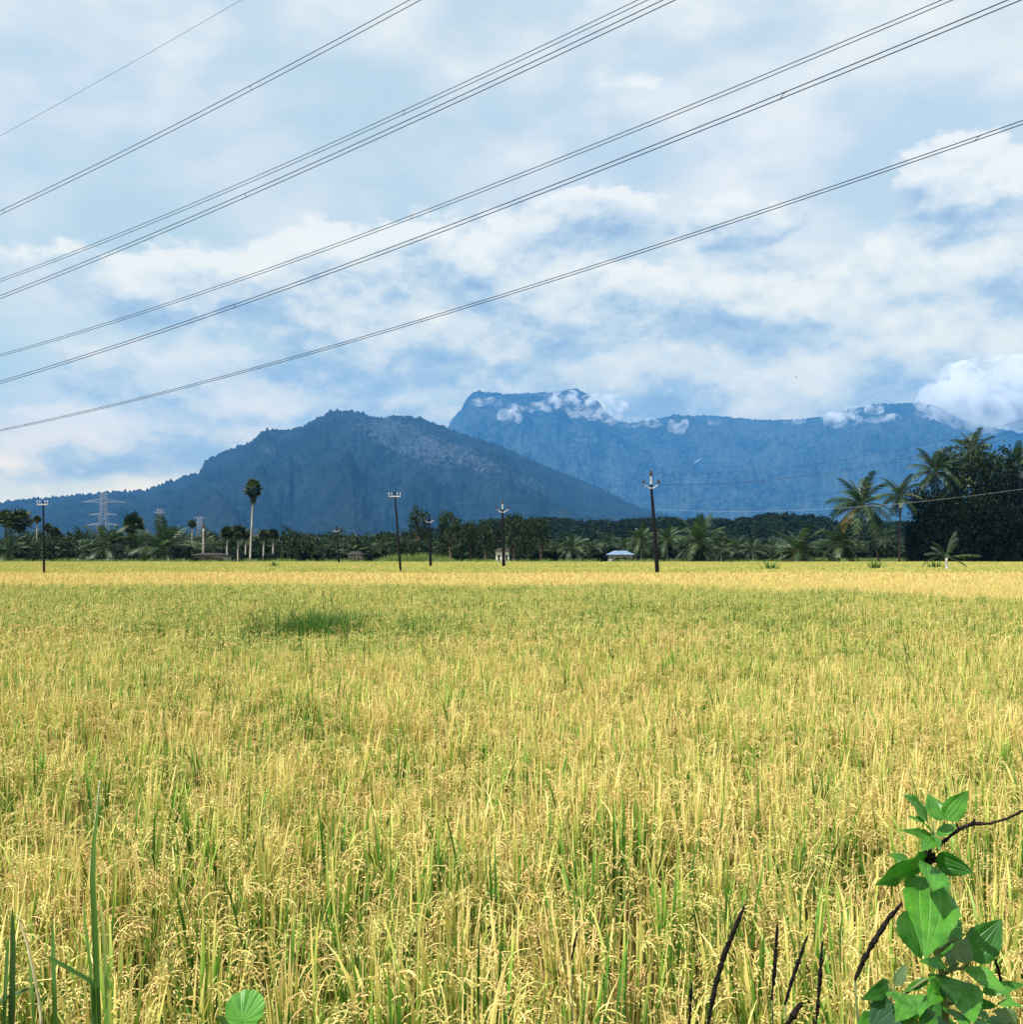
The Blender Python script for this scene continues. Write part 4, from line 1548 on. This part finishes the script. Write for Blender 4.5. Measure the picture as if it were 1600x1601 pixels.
NEARC = [rice_clump(600 + i) for i in range(10)]
MIDC = [rice_clump(650 + i, False) for i in range(8)]
FARC = [far_clump(700 + i) for i in range(8)]
protos = [c.finish('rice kind') for c in NEARC]
NM = len(protos)
MID_S, FAR_S = 1.2, 4.0
protos += [merge_patch(MIDC, 36, MID_S, 720 + i).finish('rice patch') for i in range(5)]
NF = len(protos)
protos += [merge_patch(FARC, 400, FAR_S, 740 + i).finish('rice far patch') for i in range(3)]
pts = []
NEAR_END = 13.2
BUNDS = (71.5, 104.0, 136.0)
sp = .168
y = 1.86
while y < NEAR_END:
    hw = y * .58 + 3.2
    x = -hw
    while x < hw:
        px_, py_ = x + rnd.uniform(-.08, .08), y + rnd.uniform(-.08, .08)
        x += sp
        if rnd.random() < .04:
            continue
        hgt = .94 + .16 * noise.noise(Vector((px_ * .8, py_ * .8, 4))) + rnd.uniform(-.09, .09)
        pts.append((px_, py_, 0, rnd.gauss(0, .07), rnd.gauss(0, .07), rnd.uniform(0, 6.283), 1, 1, hgt, rnd.randrange(NM)))
    y += sp
y0 = NEAR_END + MID_S / 2
y = y0
while y < 46:
    hw = y * .58 + 4.5
    x = -hw
    while x < hw:
        hgt = .96 + .12 * noise.noise(Vector((x * .35, y * .35, 4))) + rnd.uniform(-.05, .05)
        pts.append((x + rnd.uniform(-.1, .1), y + rnd.uniform(-.1, .1), 0, 0, 0, rnd.randrange(4) * math.pi / 2 + rnd.uniform(-.2, .2), 1.06, 1.06, hgt, NM + rnd.randrange(5)))
        x += MID_S
    y += MID_S
y = y - MID_S / 2 + FAR_S / 2
while y < 172:
    hw = y * .60 + 14.0
    x = -hw - rnd.uniform(0, 2)
    if not any(abs(y - b) < FAR_S * .5 for b in BUNDS):
        while x < hw:
            hgt = .97 + .06 * noise.noise(Vector((x * .12, y * .12, 4))) + rnd.uniform(-.02, .02)
            pts.append((x + rnd.uniform(-.2, .2), y + rnd.uniform(-.1, .1), 0, 0, 0, rnd.randrange(4) * math.pi / 2, 1.04, 1.04, hgt, NF + rnd.randrange(3)))
            x += FAR_S
    y += FAR_S
scatter('rice_field', pts, protos)
print('rice instances', len(pts))


# ------------------------------------------------------------------ grass tufts in and along the field
def tuft_mesh(seed, n, spread, h, w, lean, m, name, seg=5, t=(.2, .7)):
    r = random.Random(seed)
    mb = RB()
    for i in range(n):
        a = r.uniform(0, 6.283)
        q = math.sqrt(r.random()) * spread
        tt = r.uniform(*t)
        blade(mb, r, (math.cos(a) * q, math.sin(a) * q, 0), a, h * r.uniform(.6, 1.1), r.uniform(0, lean), r.uniform(.2, 1.2), w * r.uniform(.7, 1.2), tt - .1, tt + .15, seg)
    return mb.mesh(name, m)


pts = []
GT = [tuft_mesh(800 + i, 60, .16, 1.18, .012, .35, M_GRASS, 'grass tuft', 5, (.05, .4)) for i in range(3)]
for i in range(34):
    x, y = rnd.gauss(-3.40, .36), rnd.gauss(17.6, .40)
    pts.append((x, y, 0, 0, 0, rnd.uniform(0, 6.28), 1, 1, rnd.uniform(.88, 1.06), rnd.randrange(3)))
tag(scatter('green_grass_patch', pts, GT), 'dark green patch of rank grass among the yellow rice', kind='stuff')
VT = [tuft_mesh(820 + i, 60, .7, 1.9, .05, .4, M_REED, 'verge tuft', 3, (.2, .9)) for i in range(3)]
pts = []
for i in range(150):
    u, Y = rnd.uniform(598, 704), rnd.uniform(176, 181)
    pts.append(((u - 800) / F * Y, Y, 0, 0, 0, rnd.uniform(0, 6.28), 1, 1, rnd.choice((.45, .6, .8, 1.0, 1.15)) * (.9 + .25 * math.sin((u - 598) / 106 * math.pi)), rnd.randrange(3)))
for i in range(260):
    u, Y = rnd.uniform(1270, 1430), rnd.uniform(183, 196)
    pts.append(((u - 800) / F * Y, Y, 0, 0, 0, rnd.uniform(0, 6.28), 1, 1, rnd.uniform(.5, .9), rnd.randrange(3)))
for i in range(420):
    u, Y = rnd.uniform(-120, 1300), rnd.uniform(173.5, 178)
    pts.append(((u - 800) / F * Y, Y, 0, 0, 0, rnd.uniform(0, 6.28), 1, 1, rnd.uniform(.55, .85), rnd.randrange(3)))
scatter('verge_grass', pts, VT)


def field_tuft(u, v, wpx, label, h=1.75):
    Y = (CAM_H - .75) / ((v - HORIZON) / F)
    o = tree_root('grass_tuft', u, Y, label, 'grass tuft', 'green tufts standing above the rice')
    sc = wpx / 24
    for i in range(46):
        r = random.Random(int(u) + i)
        rb = RB()
        a = i * 2.4
        blade(rb, r, (math.cos(a) * .35 * sc * r.random(), math.sin(a) * .3 * r.random(), .0), a, h * r.uniform(.7, 1.08), r.uniform(.05, .5), r.uniform(.2, 1.0), .10, .05, .45, 5)
        rb.build('blade', M_GRASS, o)


field_tuft(1208, 891, 28, 'spiky green grass tuft left of the other tuft at the field edge')
field_tuft(1368, 890, 20, 'small dark green grass tuft left of the young palm')
field_tuft(1462, 888, 34, 'dark spiky tuft at the foot of the young palm')
field_tuft(428, 886, 10, 'small dark tuft right of the lone tall palm at the far field edge', 1.5)

# young coconut palm with white stem
Y = 88.0
yp = tree_root('young_coconut_palm', 1481, Y, 'young coconut palm with a white-painted stem at the foot of the dark grove', 'palm tree', None)
link('trunk', trunk_mesh(1.75, .15, .11, (-.05, 0), .3, M_WHITE), yp)
for (azd, e0, L, bi) in [(10, 80, 2.4, 0), (30, 62, 2.2, 0), (180, 35, 2.0, 2), (165, 12, 2.3, 3), (200, 62, 2.0, 1), (0, 14, 2.9, 0), (345, -5, 1.8, 1), (250, 30, 1.8, 2), (90, 40, 1.8, 2), (130, 55, 1.7, 1)]:
    link('frond', FROND[(bi, 0)], yp, (-.05, 0, 1.75), (0, -R(e0), R(azd)), (L, L, L))


# ------------------------------------------------------------------ the weed at the right front corner
def leaf_material(name, c1, c2, vein):
    m, t, out = mat(name)
    a = t.n.new('ShaderNodeAttribute')
    a.attribute_name = 'leafuv'
    x, y, _ = t.sep(a.outputs['Vector'])
    pos = t.n.new('ShaderNodeNewGeometry').outputs['Position']
    n = t.noise(pos, 55.0, 4, 0.6)
    ax = t.m('ABSOLUTE', x)
    mid = t.ss(ax, .05, .015)
    # two long side veins and fine cross veins
    sv = t.ss(t.m('ABSOLUTE', t.m('SUBTRACT', ax, t.m('MULTIPLY', 0.42, t.m('SUBTRACT', 1.0, t.m('MULTIPLY', y, .2))))), .05, .012)
    cross = t.m('SINE', t.m('MULTIPLY', t.m('SUBTRACT', y, t.m('MULTIPLY', ax, .38)), 85.0))
    cr = t.ss(cross, .72, 1.0)
    vn = t.m('MAXIMUM', mid, t.m('MAXIMUM', t.m('MULTIPLY', sv, .8), t.m('MULTIPLY', cr, .28)))
    base = t.mix(t.ss(n, .3, .7), c1, c2)
    c = t.mix(t.m('MULTIPLY', vn, .6), base, vein)
    spots = t.ss(t.noise(pos, 95.0, 3, 0.6), .66, .74)
    c = t.mix(t.m('MULTIPLY', spots, .5), c, (.20, .17, .05))
    edge = t.ss(ax, .86, 1.0)
    c = t.mix(t.m('MULTIPLY', t.m('MULTIPLY', edge, t.ss(t.noise(pos, 18.0, 2, .5), .5, .7)), .55), c, (.30, .26, .06))
    h = t.m('SUBTRACT', t.m('MULTIPLY', n, .4), vn)
    d = principled(t, None, c, .36, .4, bump(t, h, .5, .0022))
    tr = t.n.new('ShaderNodeBsdfTranslucent')
    t.put(tr.inputs[0], t.v('MULTIPLY', c, (.95, 1.5, .35)))
    mx = t.n.new('ShaderNodeMixShader')
    mx.inputs[0].default_value = .34
    t.l.new(d, mx.inputs[1])
    t.l.new(tr.outputs[0], mx.inputs[2])
    # insect bites go right through the blade
    bite = t.ss(t.noise(pos, 62.0, 1, .5), .765, .775)
    tp = t.n.new('ShaderNodeBsdfTransparent')
    mh = t.n.new('ShaderNodeMixShader')
    t.put(mh.inputs[0], bite)
    t.l.new(mx.outputs[0], mh.inputs[1])
    t.l.new(tp.outputs[0], mh.inputs[2])
    t.l.new(mh.outputs[0], out.inputs[0])
    return m


M_LEAF = leaf_material('weed leaf', (.050, .20, .018), (.095, .30, .030), (.20, .42, .09))
M_LEAFSHADE = leaf_material('shaded weed leaf', (.020, .11, .012), (.040, .16, .022), (.08, .23, .05))  # shade put into the colour of leaves turned away from the sun
M_LEAFG = leaf_material('greyish weed leaf', (.09, .17, .07), (.15, .24, .11), (.24, .24, .16))


def leaf_mesh(P, Q, width, nrm, m, sag=.12, fold=.25, shape=1.0, wave=.03, seed=0, name='leaf'):
    """A pointed ovate leaf from its foot P to its tip Q, 'width' across, its face turned towards nrm."""
    r = random.Random(seed)
    P, Q, nrm = Vector(P), Vector(Q), Vector(nrm)
    ax = Q - P
    L = ax.length
    ax = ax / L
    side = ax.cross(nrm).normalized()
    up = side.cross(ax).normalized()
    NU, NV = 6, 16
    V, UV = [], []
    ph = r.uniform(0, 6)
    for j in range(NV + 1):
        y = j / NV
        prof = (math.sin(math.pi * min(1, y ** .72)) ** .85) if y < 1 else 0
        prof = max(prof * (1 - .25 * y * shape), 0.0) * 1.12
        tooth = 1 + (.035 if j % 2 else -.035)
        for i in range(-NU, NU + 1):
            x = i / NU
            hw = width / 2 * prof * (tooth if abs(i) == NU else 1)
            z = fold * abs(x) * hw * (1 - .5 * abs(x)) + sag * L * 4 * y * (1 - y) * .5 + wave * L * math.sin(y * 11 + ph + (2 if x > 0 else 0)) * x * x * prof
            # three ribs press the leaf into long puckers
            z += -.05 * width * prof * math.exp(-((abs(x) - .42) / .16) ** 2)
            V.append(P + ax * (y * L) + side * (x * hw) + up * z)
            UV.append((x, y, 0))
    n = 2 * NU + 1
    fs = [(j * n + i, j * n + i + 1, (j + 1) * n + i + 1, (j + 1) * n + i) for j in range(NV) for i in range(n - 1)]
    me = bpy.data.meshes.new(name)
    me.from_pydata([tuple(v) for v in V], [], fs)
    a = me.attributes.new('leafuv', 'FLOAT_VECTOR', 'POINT')
    a.data.foreach_set('vector', np.array(UV, dtype=np.float32).ravel())
    me.materials.append(m)
    me.polygons.foreach_set('use_smooth', [True] * len(fs))
    me.update()
    return me


def Z(x, y):          # a point of the enlarged corner (four times enlarged) back to the photograph's pixels
    return 1200 + x / 4.0, 1200 + y / 4.0


WY = 1.30             # the weed's distance
wroot = empty('broadleaf_weed', (at(1478, 1601, WY).x, WY, bank_h(WY)))
tag(wroot, 'tall green weed with broad pointed leaves at the lower right corner', 'weed')


def on(x, y, dY=0.0):
    u, v = Z(x, y)
    return at(u, v, WY + dY) - wroot.location


CAMD = Vector((0, -1, .25))
UPF = Vector((0, -.45, 1))       # faces the sky and a little towards the viewer
LEAVES = [
    # foot x,y,dY  tip x,y,dY  width, normal, material, sag
    (1005, 335, 0, 850, 170, -.03, 150, (-.3, -.7, .8), 'L', .10),
    (1085, 335, .02, 1005, 160, .05, 130, (0, -1, .5), 'M', .08),
    (1115, 325, 0, 1258, 145, .0, 135, (.25, -.8, .6), 'L', -.10),
    (1040, 412, 0, 878, 305, -.05, 105, (-.2, -.7, .9), 'L', .10),
    (1010, 425, .02, 842, 392, .02, 60, (0, -.8, .6), 'M', .08),
    (1022, 415, -.02, 962, 525, -.07, 112, (0, -1, .6), 'L', .12),
    (1038, 415, -.02, 1072, 520, -.06, 66, (.2, -1, .4), 'L', .10),
    (1060, 425, .02, 1192, 355, .05, 70, (0, -.7, .8), 'L', .10),
    (1005, 575, -.01, 668, 735, -.09, 190, (-.25, -.95, -.25), 'D', -.05),
    (1050, 570, .0, 1292, 655, -.03, 150, (.35, -.9, -.2), 'D', -.05),
    (880, 575, .05, 750, 548, .07, 60, (0, -.9, .3), 'M', .05),
    (1028, 610, -.03, 1035, 775, -.09, 185, (.05, -1, .7), 'L', .10),
    (1012, 690, -.01, 985, 1195, -.12, 330, (.10, -.85, .75), 'L', .12),
    (862, 895, .03, 965, 1200, .02, 170, (-.3, -.9, .1), 'D', .06),
    (1060, 1150, .02, 1215, 950, .07, 190, (.1, -.9, .45), 'M', .06),
    (1262, 1195, .02, 1470, 945, .03, 215, (-.25, -.95, .05), 'D', .05),
    (1195, 1215, -.01, 1252, 1062, .0, 130, (.0, -.95, .35), 'G', .10),
    (1135, 1260, .0, 945, 1215, -.05, 100, (-.1, -.7, .8), 'L', .10),
    (1130, 1230, .0, 1165, 1130, .02, 70, (0, -.95, .4), 'G', .08),
    (1235, 1250, .0, 1535, 1455, -.04, 140, (.2, -.6, .9), 'L', .16),
    (800, 1365, .02, 872, 1222, .03, 72, (-.1, -.95, .3), 'G', .08),
    (765, 1350, .02, 585, 1450, -.02, 110, (-.1, -.8, .2), 'D', .16),
    (855, 1415, .0, 935, 1575, -.07, 250, (-.1, -.85, .75), 'L', .12),
    (1005, 1320, .01, 850, 1400, .0, 60, (-.1, -.7, .8), 'M', -.16),
    (1100, 1300, .0, 1290, 1600, -.09, 300, (.15, -.8, .8), 'L', .10),
    (1060, 1290, .0, 1120, 1430, -.02, 120, (0, -.9, .2), 'D', .08),
    (985, 1475, .02, 1135, 1620, .0, 140, (-.2, -.9, .1), 'D', .06),
    (810, 1490, .0, 640, 1640, -.03, 230, (-.2, -.85, .5), 'N', .08),
    (1345, 1405, .03, 1620, 1352, .03, 80, (.0, -.7, .8), 'M', .10),
    (1310, 1465, .03, 1440, 1492, .02, 64, (0, -.8, .0), 'D', .08),
    (1560, 1600, .0, 1415, 1515, .0, 120, (-.1, -.85, .5), 'G', .08),
    (940, 1560, .0, 830, 1650, -.05, 190, (0, -.9, .1), 'D', .06),
    (1180, 1600, .03, 1010, 1720, .0, 160, (0, -.9, .6), 'M', .06),
    (1100, 1420, -.03, 1010, 1330, -.06, 120, (-.2, -.8, .7), 'L', .12),
    (1130, 1500, -.04, 1240, 1640, -.10, 170, (.2, -.8, .8), 'L', .12),
    (1090, 1560, -.03, 960, 1690, -.08, 200, (-.2, -.8, .8), 'M', .12),
    (1250, 1520, .0, 1400, 1590, -.04, 110, (.2, -.7, .9), 'L', .14),
    (1380, 1560, .02, 1560, 1660, -.02, 140, (.2, -.7, .9), 'M', .14),
    (1440, 1470, .03, 1600, 1500, .0, 70, (.1, -.7, .8), 'L', .12),
    (700, 1560, .0, 560, 1650, -.03, 130, (-.2, -.8, .7), 'M', .12),
    (1110, 1180, .03, 1020, 1090, .05, 90, (-.1, -.9, .4), 'M', .08),
    (1110, 1350, -.04, 1180, 1475, -.09, 120, (.1, -.8, .8), 'L', .14),
    (1080, 1380, -.03, 1000, 1500, -.08, 110, (-.15, -.8, .8), 'L', .14),
    (1210, 1270, -.02, 1330, 1330, -.06, 90, (.2, -.7, .9), 'L', .14),
    (900, 1480, -.04, 800, 1590, -.09, 130, (-.2, -.8, .8), 'L', .12),
    (1290, 1560, -.04, 1370, 1660, -.08, 130, (.15, -.8, .8), 'L', .12),
    (1055, 880, .04, 1190, 1000, .03, 110, (.3, -.85, .5), 'L', .10),
    (1045, 800, .03, 1150, 720, .04, 80, (.3, -.85, .5), 'L', .10),
    (1310, 1590, .03, 1420, 1700, .0, 150, (0, -.9, .6), 'L', .06),
]
M_LEAFM = leaf_material('mid green weed leaf', (.034, .15, .012), (.065, .22, .020), (.13, .30, .06))
M_LEAFN = leaf_material('bluish weed leaf', (.030, .085, .045), (.050, .12, .065), (.10, .18, .10))
LM = {'L': M_LEAF, 'M': M_LEAFM, 'D': M_LEAFSHADE, 'G': M_LEAFG, 'N': M_LEAFN}
for i, (x0, y0_, d0_, x1, y1_, d1_, w, nn, mk, sag) in enumerate(LEAVES):
    o = link('leaf', leaf_mesh(on(x0, y0_, d0_), on(x1, y1_, d1_), w / 4.0 * WY / F, nn, LM[mk], sag, seed=i), wroot)
    if mk == 'G':
        o['label'] = 'greyish young leaf'
    elif mk == 'D':
        o['label'] = 'dark shaded hanging leaf' if y1_ > y0_ else 'dark shaded leaf'
mb = MB()
mb.tube([on(1040, 330), on(1035, 430), on(1010, 580), on(1030, 760), on(1050, 950), on(1062, 1150), on(1095, 1300), on(1110, 1480), on(1120, 1640), on(1120, 2000), Vector((0, 0, -.02))],
        [.0008, .0018, .0026, .0030, .0032, .0034, .0038, .0042, .0048, .006, .007], 8)
mb.build('stem', M_STEM, wroot, smooth=True)
for path in ([(1065, 1160), (1120, 1110), (1190, 1060)], [(1095, 1300), (1150, 1250), (1195, 1220)], [(1100, 1320), (990, 1325), (880, 1400), (800, 1440), (790, 1370)], [(800, 1440), (770, 1390), (765, 1350)],
             [(1100, 1290), (1170, 1260), (1238, 1250)], [(1240, 1260), (1262, 1195)], [(1110, 1480), (1210, 1460), (1310, 1465), (1345, 1405)], [(1115, 1560), (1060, 1580), (985, 1475)]):
    mb = MB()
    mb.tube([on(x, y_, .005) for x, y_ in path], [.0024 - .0010 * i / len(path) for i in range(len(path))], 6)
    mb.build('side_stem', M_STEM, wroot, smooth=True)
mb = MB()
c = on(1008, 560, -.01)
for i in range(26):
    a, b = i * 2.4, math.asin(1 - 2 * (i + .5) / 26)
    d = Vector((math.cos(a) * math.cos(b), math.sin(a) * math.cos(b), math.sin(b)))
    mb.tube([c + d * .003, c + d * .0085, c + d * .0105], [.003, .0024, .0006], 4)
mb.build('flower_head', M_SPIKE, wroot)


def rod(name, pts, rads, m, parent=None, rough=0.0, seed=0, n=6, loc=None):
    """A stem drawn through points, a little knobbly."""
    r = random.Random(seed)
    P = []
    for i in range(len(pts) - 1):
        for k in range(8):
            s = k / 8
            P.append((Vector(pts[i]).lerp(Vector(pts[i + 1]), s), rads[i] + (rads[i + 1] - rads[i]) * s))
    P.append((Vector(pts[-1]), rads[-1]))
    mb = MB()
    mb.tube([p + Vector((r.uniform(-1, 1), r.uniform(-1, 1), r.uniform(-1, 1))) * q * rough * .6 for p, q in P], [q * (1 + r.uniform(-rough, rough)) for p, q in P], n)
    return mb.build(name, m, parent, loc, smooth=True)


tw = empty('dry_twig', at(1474, 1320, WY + .03))
tag(tw, 'dark dry twig sticking out to the right behind the top of the weed', 'twig')
tp = [at(*Z(x, y_), WY + dz) - tw.location for x, y_, dz in ((1060, 520, .035), (1095, 468, .035), (1140, 432, .04), (1200, 384, .04), (1280, 352, .04), (1400, 348, .04), (1500, 318, .04), (1605, 268, .05), (1760, 240, .06))]
rod('branch', tp, [.0020, .0023, .0019, .0022, .0026, .0016, .0018, .0015, .0010], M_TWIG, tw, .22, 3)
rod('shoot', [tp[3], at(*Z(1180, 345), WY + .04) - tw.location], [.002, .0009], M_TWIG, tw, .2, 4)
rod('shoot', [tp[4], at(*Z(1300, 320), WY + .04) - tw.location], [.002, .0009], M_TWIG, tw, .2, 5)


# dark seed spikes of grass along the bank
def spike(px, Y, w, label, foot=True):
    P = [at(u, v, Y) for u, v in px]
    base = P[-1].copy()
    g = Vector((base.x + .02, max(1.0, Y - .1), bank_h(max(1.0, Y - .1))))
    o = empty('seed_spike', g)
    tag(o, label, 'seed spike', 'dark seed spikes of grass on the bank')
    Q = [p - g for p in P]
    k = w / 2 * Y / F
    rod('spike', Q, [k * .45] + [k] * (len(Q) - 2) + [k * .55], M_SPIKE, o, .30, int(px[0][0]), 7)
    rod('stalk', [Q[-1], Q[-1] * .5 + Vector((.01, 0, 0)), Vector((0, 0, -.01))], [k * .45, k * .45, k * .5], M_STEM, o, .1, 1)


spike([(1164, 1417), (1150, 1450), (1133, 1490), (1118, 1545), (1106, 1605)], 1.45, 8, 'long slanting dark seed spike, left of the group of upright ones')
spike([(1216, 1442), (1214, 1480), (1211, 1520), (1207, 1562)], 1.5, 6, 'upright dark seed spike right of the long slanting one')
spike([(1263, 1462), (1250, 1500), (1238, 1535), (1228, 1570)], 1.55, 6, 'faint slanting seed spike in the middle of the group')
spike([(1286, 1472), (1284, 1510), (1281, 1550), (1276, 1605)], 1.42, 6.5, 'upright thin dark seed spike nearest the weed')
spike([(1255, 1567), (1243, 1582), (1230, 1604)], 1.35, 11, 'short thick dark spike end at the bottom edge')
spike([(1082, 1535), (1080, 1565), (1078, 1604)], 1.5, 6, 'low dark seed spike at the bottom, left of the long slanting one')
spike([(1411, 1411), (1390, 1436), (1368, 1470), (1350, 1502), (1337, 1532)], 1.33, 8, 'curved dark seed spike reaching up to the big leaf of the weed')
spike([(903, 1455), (898, 1478), (893, 1505)], 1.6, 4, 'thin lone dark spike standing left in the rice')
spike([(1553, 1487), (1562, 1518), (1568, 1545)], 1.4, 5, 'short dark spike behind the right side of the weed')


# ------------------------------------------------------------------ grass and small leaves at the left front corner
def Z7(x, y):
    return x / 3.2, 1200 + y / 3.2


def ribbon(parent, pts, w0, w1, m, face=(0, -1, .2), name='blade', fold=.3, tint=(.2, .6)):
    mb = MB()
    P = [Vector(p) for p in pts]
    D = []
    for i in range(len(P) - 1):
        for k in range(5):
            D.append(P[i].lerp(P[i + 1], k / 5))
    D.append(P[-1])
    vs, ts = [], []
    n = len(D)
    for i, p in enumerate(D):
        d = (D[min(i + 1, n - 1)] - D[max(0, i - 1)]).normalized()
        s = d.cross(Vector(face)).normalized()
        up = s.cross(d)
        q = i / (n - 1)
        w = (w0 + (w1 - w0) * q) / 2 * (1 - max(0, (q - .7) / .3) ** 2 * .92)
        vs += [p - s * w + up * w * fold, p, p + s * w + up * w * fold]
        ts += [tint[0] + (tint[1] - tint[0]) * q] * 3
    fs = []
    for i in range(n - 1):
        for j in range(2):
            fs.append((3 * i + j, 3 * i + j + 1, 3 * i + j + 4, 3 * i + j + 3))
    mb.add(vs, fs, ts)
    return mb.build(name, m, parent, smooth=True)


def grass_plant(label, gx, Y, specs, stem=None):
    g = Vector((gx, Y, bank_h(Y)))
    o = empty('tall_grass', g)
    tag(o, label, 'grass', 'tall grasses on the bank at the left')
    for (path, w0, w1, tint, face) in specs:
        pts = [at(*Z7(x, y), Y + dz) - g for x, y, dz in path]
        k = Y / F / 3.2
        ribbon(o, pts, w0 * k, w1 * k, M_GRASS, face, tint=tint)
    if stem:
        pts = [at(*Z7(x, y), Y + dz) - g for x, y, dz in stem]
        rod('stalk', pts, [.0028 - .0016 * i / (len(pts) - 1) for i in range(len(pts))], M_REEDS, o, .08, 2)
    return o


M_REEDS = plain('pale grass stalk', (.28, .27, .14), (.46, .43, .25), 40, .7, .2)
GY_ = 1.45
grass_plant('tall grass stem with long upright blade near the lower left corner', at(150, 1601, GY_).x, GY_, [
    ([(495, 1500, 0), (490, 1283, 0), (478, 900, .01), (463, 560, .02), (470, 380, .03), (500, 120, .05)], 34, 20, (.15, .75), (.4, -1, .1)),
    ([(480, 1300, 0), (470, 1080, 0), (330, 1000, -.02), (235, 945, -.03)], 30, 26, (.25, .35), (-.2, -.5, 1)),
    ([(470, 1300, 0), (455, 1000, .02), (430, 800, .03), (415, 660, .04)], 22, 16, (.3, .8), (-.4, -1, .1)),
    ([(540, 1300, 0), (528, 1000, .02), (515, 800, .03), (505, 690, .04)], 18, 14, (.7, 1.0), (.4, -1, .1))],
    [(500, 1400, .02), (475, 900, .03), (455, 480, .04), (480, 250, .05), (500, 60, .06)])
grass_plant('dark green blades with blunt tips at the left edge', at(16, 1601, GY_).x, GY_ - .1, [
    ([(55, 1400, 0), (62, 1140, 0), (66, 900, .01), (62, 695, .02)], 30, 24, (.0, .2), (.2, -1, .1)),
    ([(-60, 1230, 0), (0, 1170, 0), (100, 1122, .01), (200, 1090, .02)], 34, 14, (.05, .25), (-.2, -.6, 1)),
    ([(20, 1400, 0), (25, 1150, 0), (35, 950, .02), (45, 840, .03)], 20, 14, (.2, .5), (.3, -1, .1))])
grass_plant('thin pale grass stalk with narrow blade between the two grass clumps at the left', at(60, 1601, GY_).x, GY_ + .05, [
    ([(280, 1400, 0), (272, 1100, 0), (266, 900, .02), (262, 740, .03)], 26, 14, (.2, .55), (.2, -1, .1)),
    ([(180, 1400, 0), (165, 1150, 0), (150, 1000, .02), (145, 900, .03)], 18, 10, (.3, .7), (-.2, -1, .1))],
    [(215, 1500, 0), (205, 1250, 0), (180, 1080, .01), (135, 880, .02), (85, 735, .03)])

rw = empty('round_leaf_weed', (at(378, 1601, 1.4).x, 1.4, bank_h(1.4)))
tag(rw, 'single round pale green leaf of a low weed at the bottom left', 'weed')


def round_leaf(c, rad, nrm, upv, m, lobes=11):
    """A round scalloped leaf with folds that fan out from its foot."""
    c, nrm, upv = Vector(c), Vector(nrm).normalized(), Vector(upv)
    sx = upv.cross(nrm).normalized()
    sy = nrm.cross(sx)
    NA, NR = 66, 7
    foot = Vector((0, -.62))
    V, UV = [tuple(c + sy * (foot.y * rad))], [(0, 0, 0)]
    for j in range(1, NR + 1):
        q = j / NR
        for i in range(NA):
            t = 2 * math.pi * i / NA - math.pi / 2
            rr = 1 + .05 * abs(math.sin(lobes * t / 2)) - .03
            if abs(t + math.pi / 2) < .2 or abs(t - 3 * math.pi / 2) < .2:
                rr *= .72
            e = Vector((math.cos(t) * rr, math.sin(t) * rr))
            p = foot.lerp(e, q)
            fold = .045 * math.sin(lobes * t) * q + .16 * (p.x ** 2) - .08 * p.y ** 2
            V.append(tuple(c + (sx * p.x + sy * p.y + nrm * fold) * rad))
            fx = (lobes * t / (2 * math.pi)) % 1.0
            UV.append(((fx - .5) * 1.6 + (.001), q, 0))
    fs = [(0, 1 + i, 1 + (i + 1) % NA) for i in range(NA)]
    for j in range(NR - 1):
        for i in range(NA):
            a, b = 1 + j * NA + i, 1 + j * NA + (i + 1) % NA
            fs.append((a, a + NA, b + NA, b))
    me = bpy.data.meshes.new('leaf')
    me.from_pydata(V, [], fs)
    a = me.attributes.new('leafuv', 'FLOAT_VECTOR', 'POINT')
    a.data.foreach_set('vector', np.array(UV, dtype=np.float32).ravel())
    me.materials.append(m)
    me.polygons.foreach_set('use_smooth', [True] * len(fs))
    me.update()
    return me


lf = round_leaf(at(*Z7(1228, 1208), 1.38) - rw.location, 96 / 3.2 * 1.38 / F, (0, -.8, .75), (.1, .3, 1), M_LEAF)
link('leaf', lf, rw)
lf = leaf_mesh(at(*Z7(1190, 1300), 1.40) - rw.location, at(*Z7(1085, 1240), 1.38) - rw.location, 60 / 3.2 * 1.4 / F, (-.1, -.8, .3), M_LEAFG, .10, .2, 1, .03, 6)
lf = link('leaf', lf, rw)
lf['label'] = 'small greyish leaf'
rod('stem', [at(*Z7(1195, 1285), 1.40) - rw.location, at(*Z7(1195, 1450), 1.4) - rw.location, Vector((0, 0, -.01))], [.003, .003, .003], M_STEM, rw)
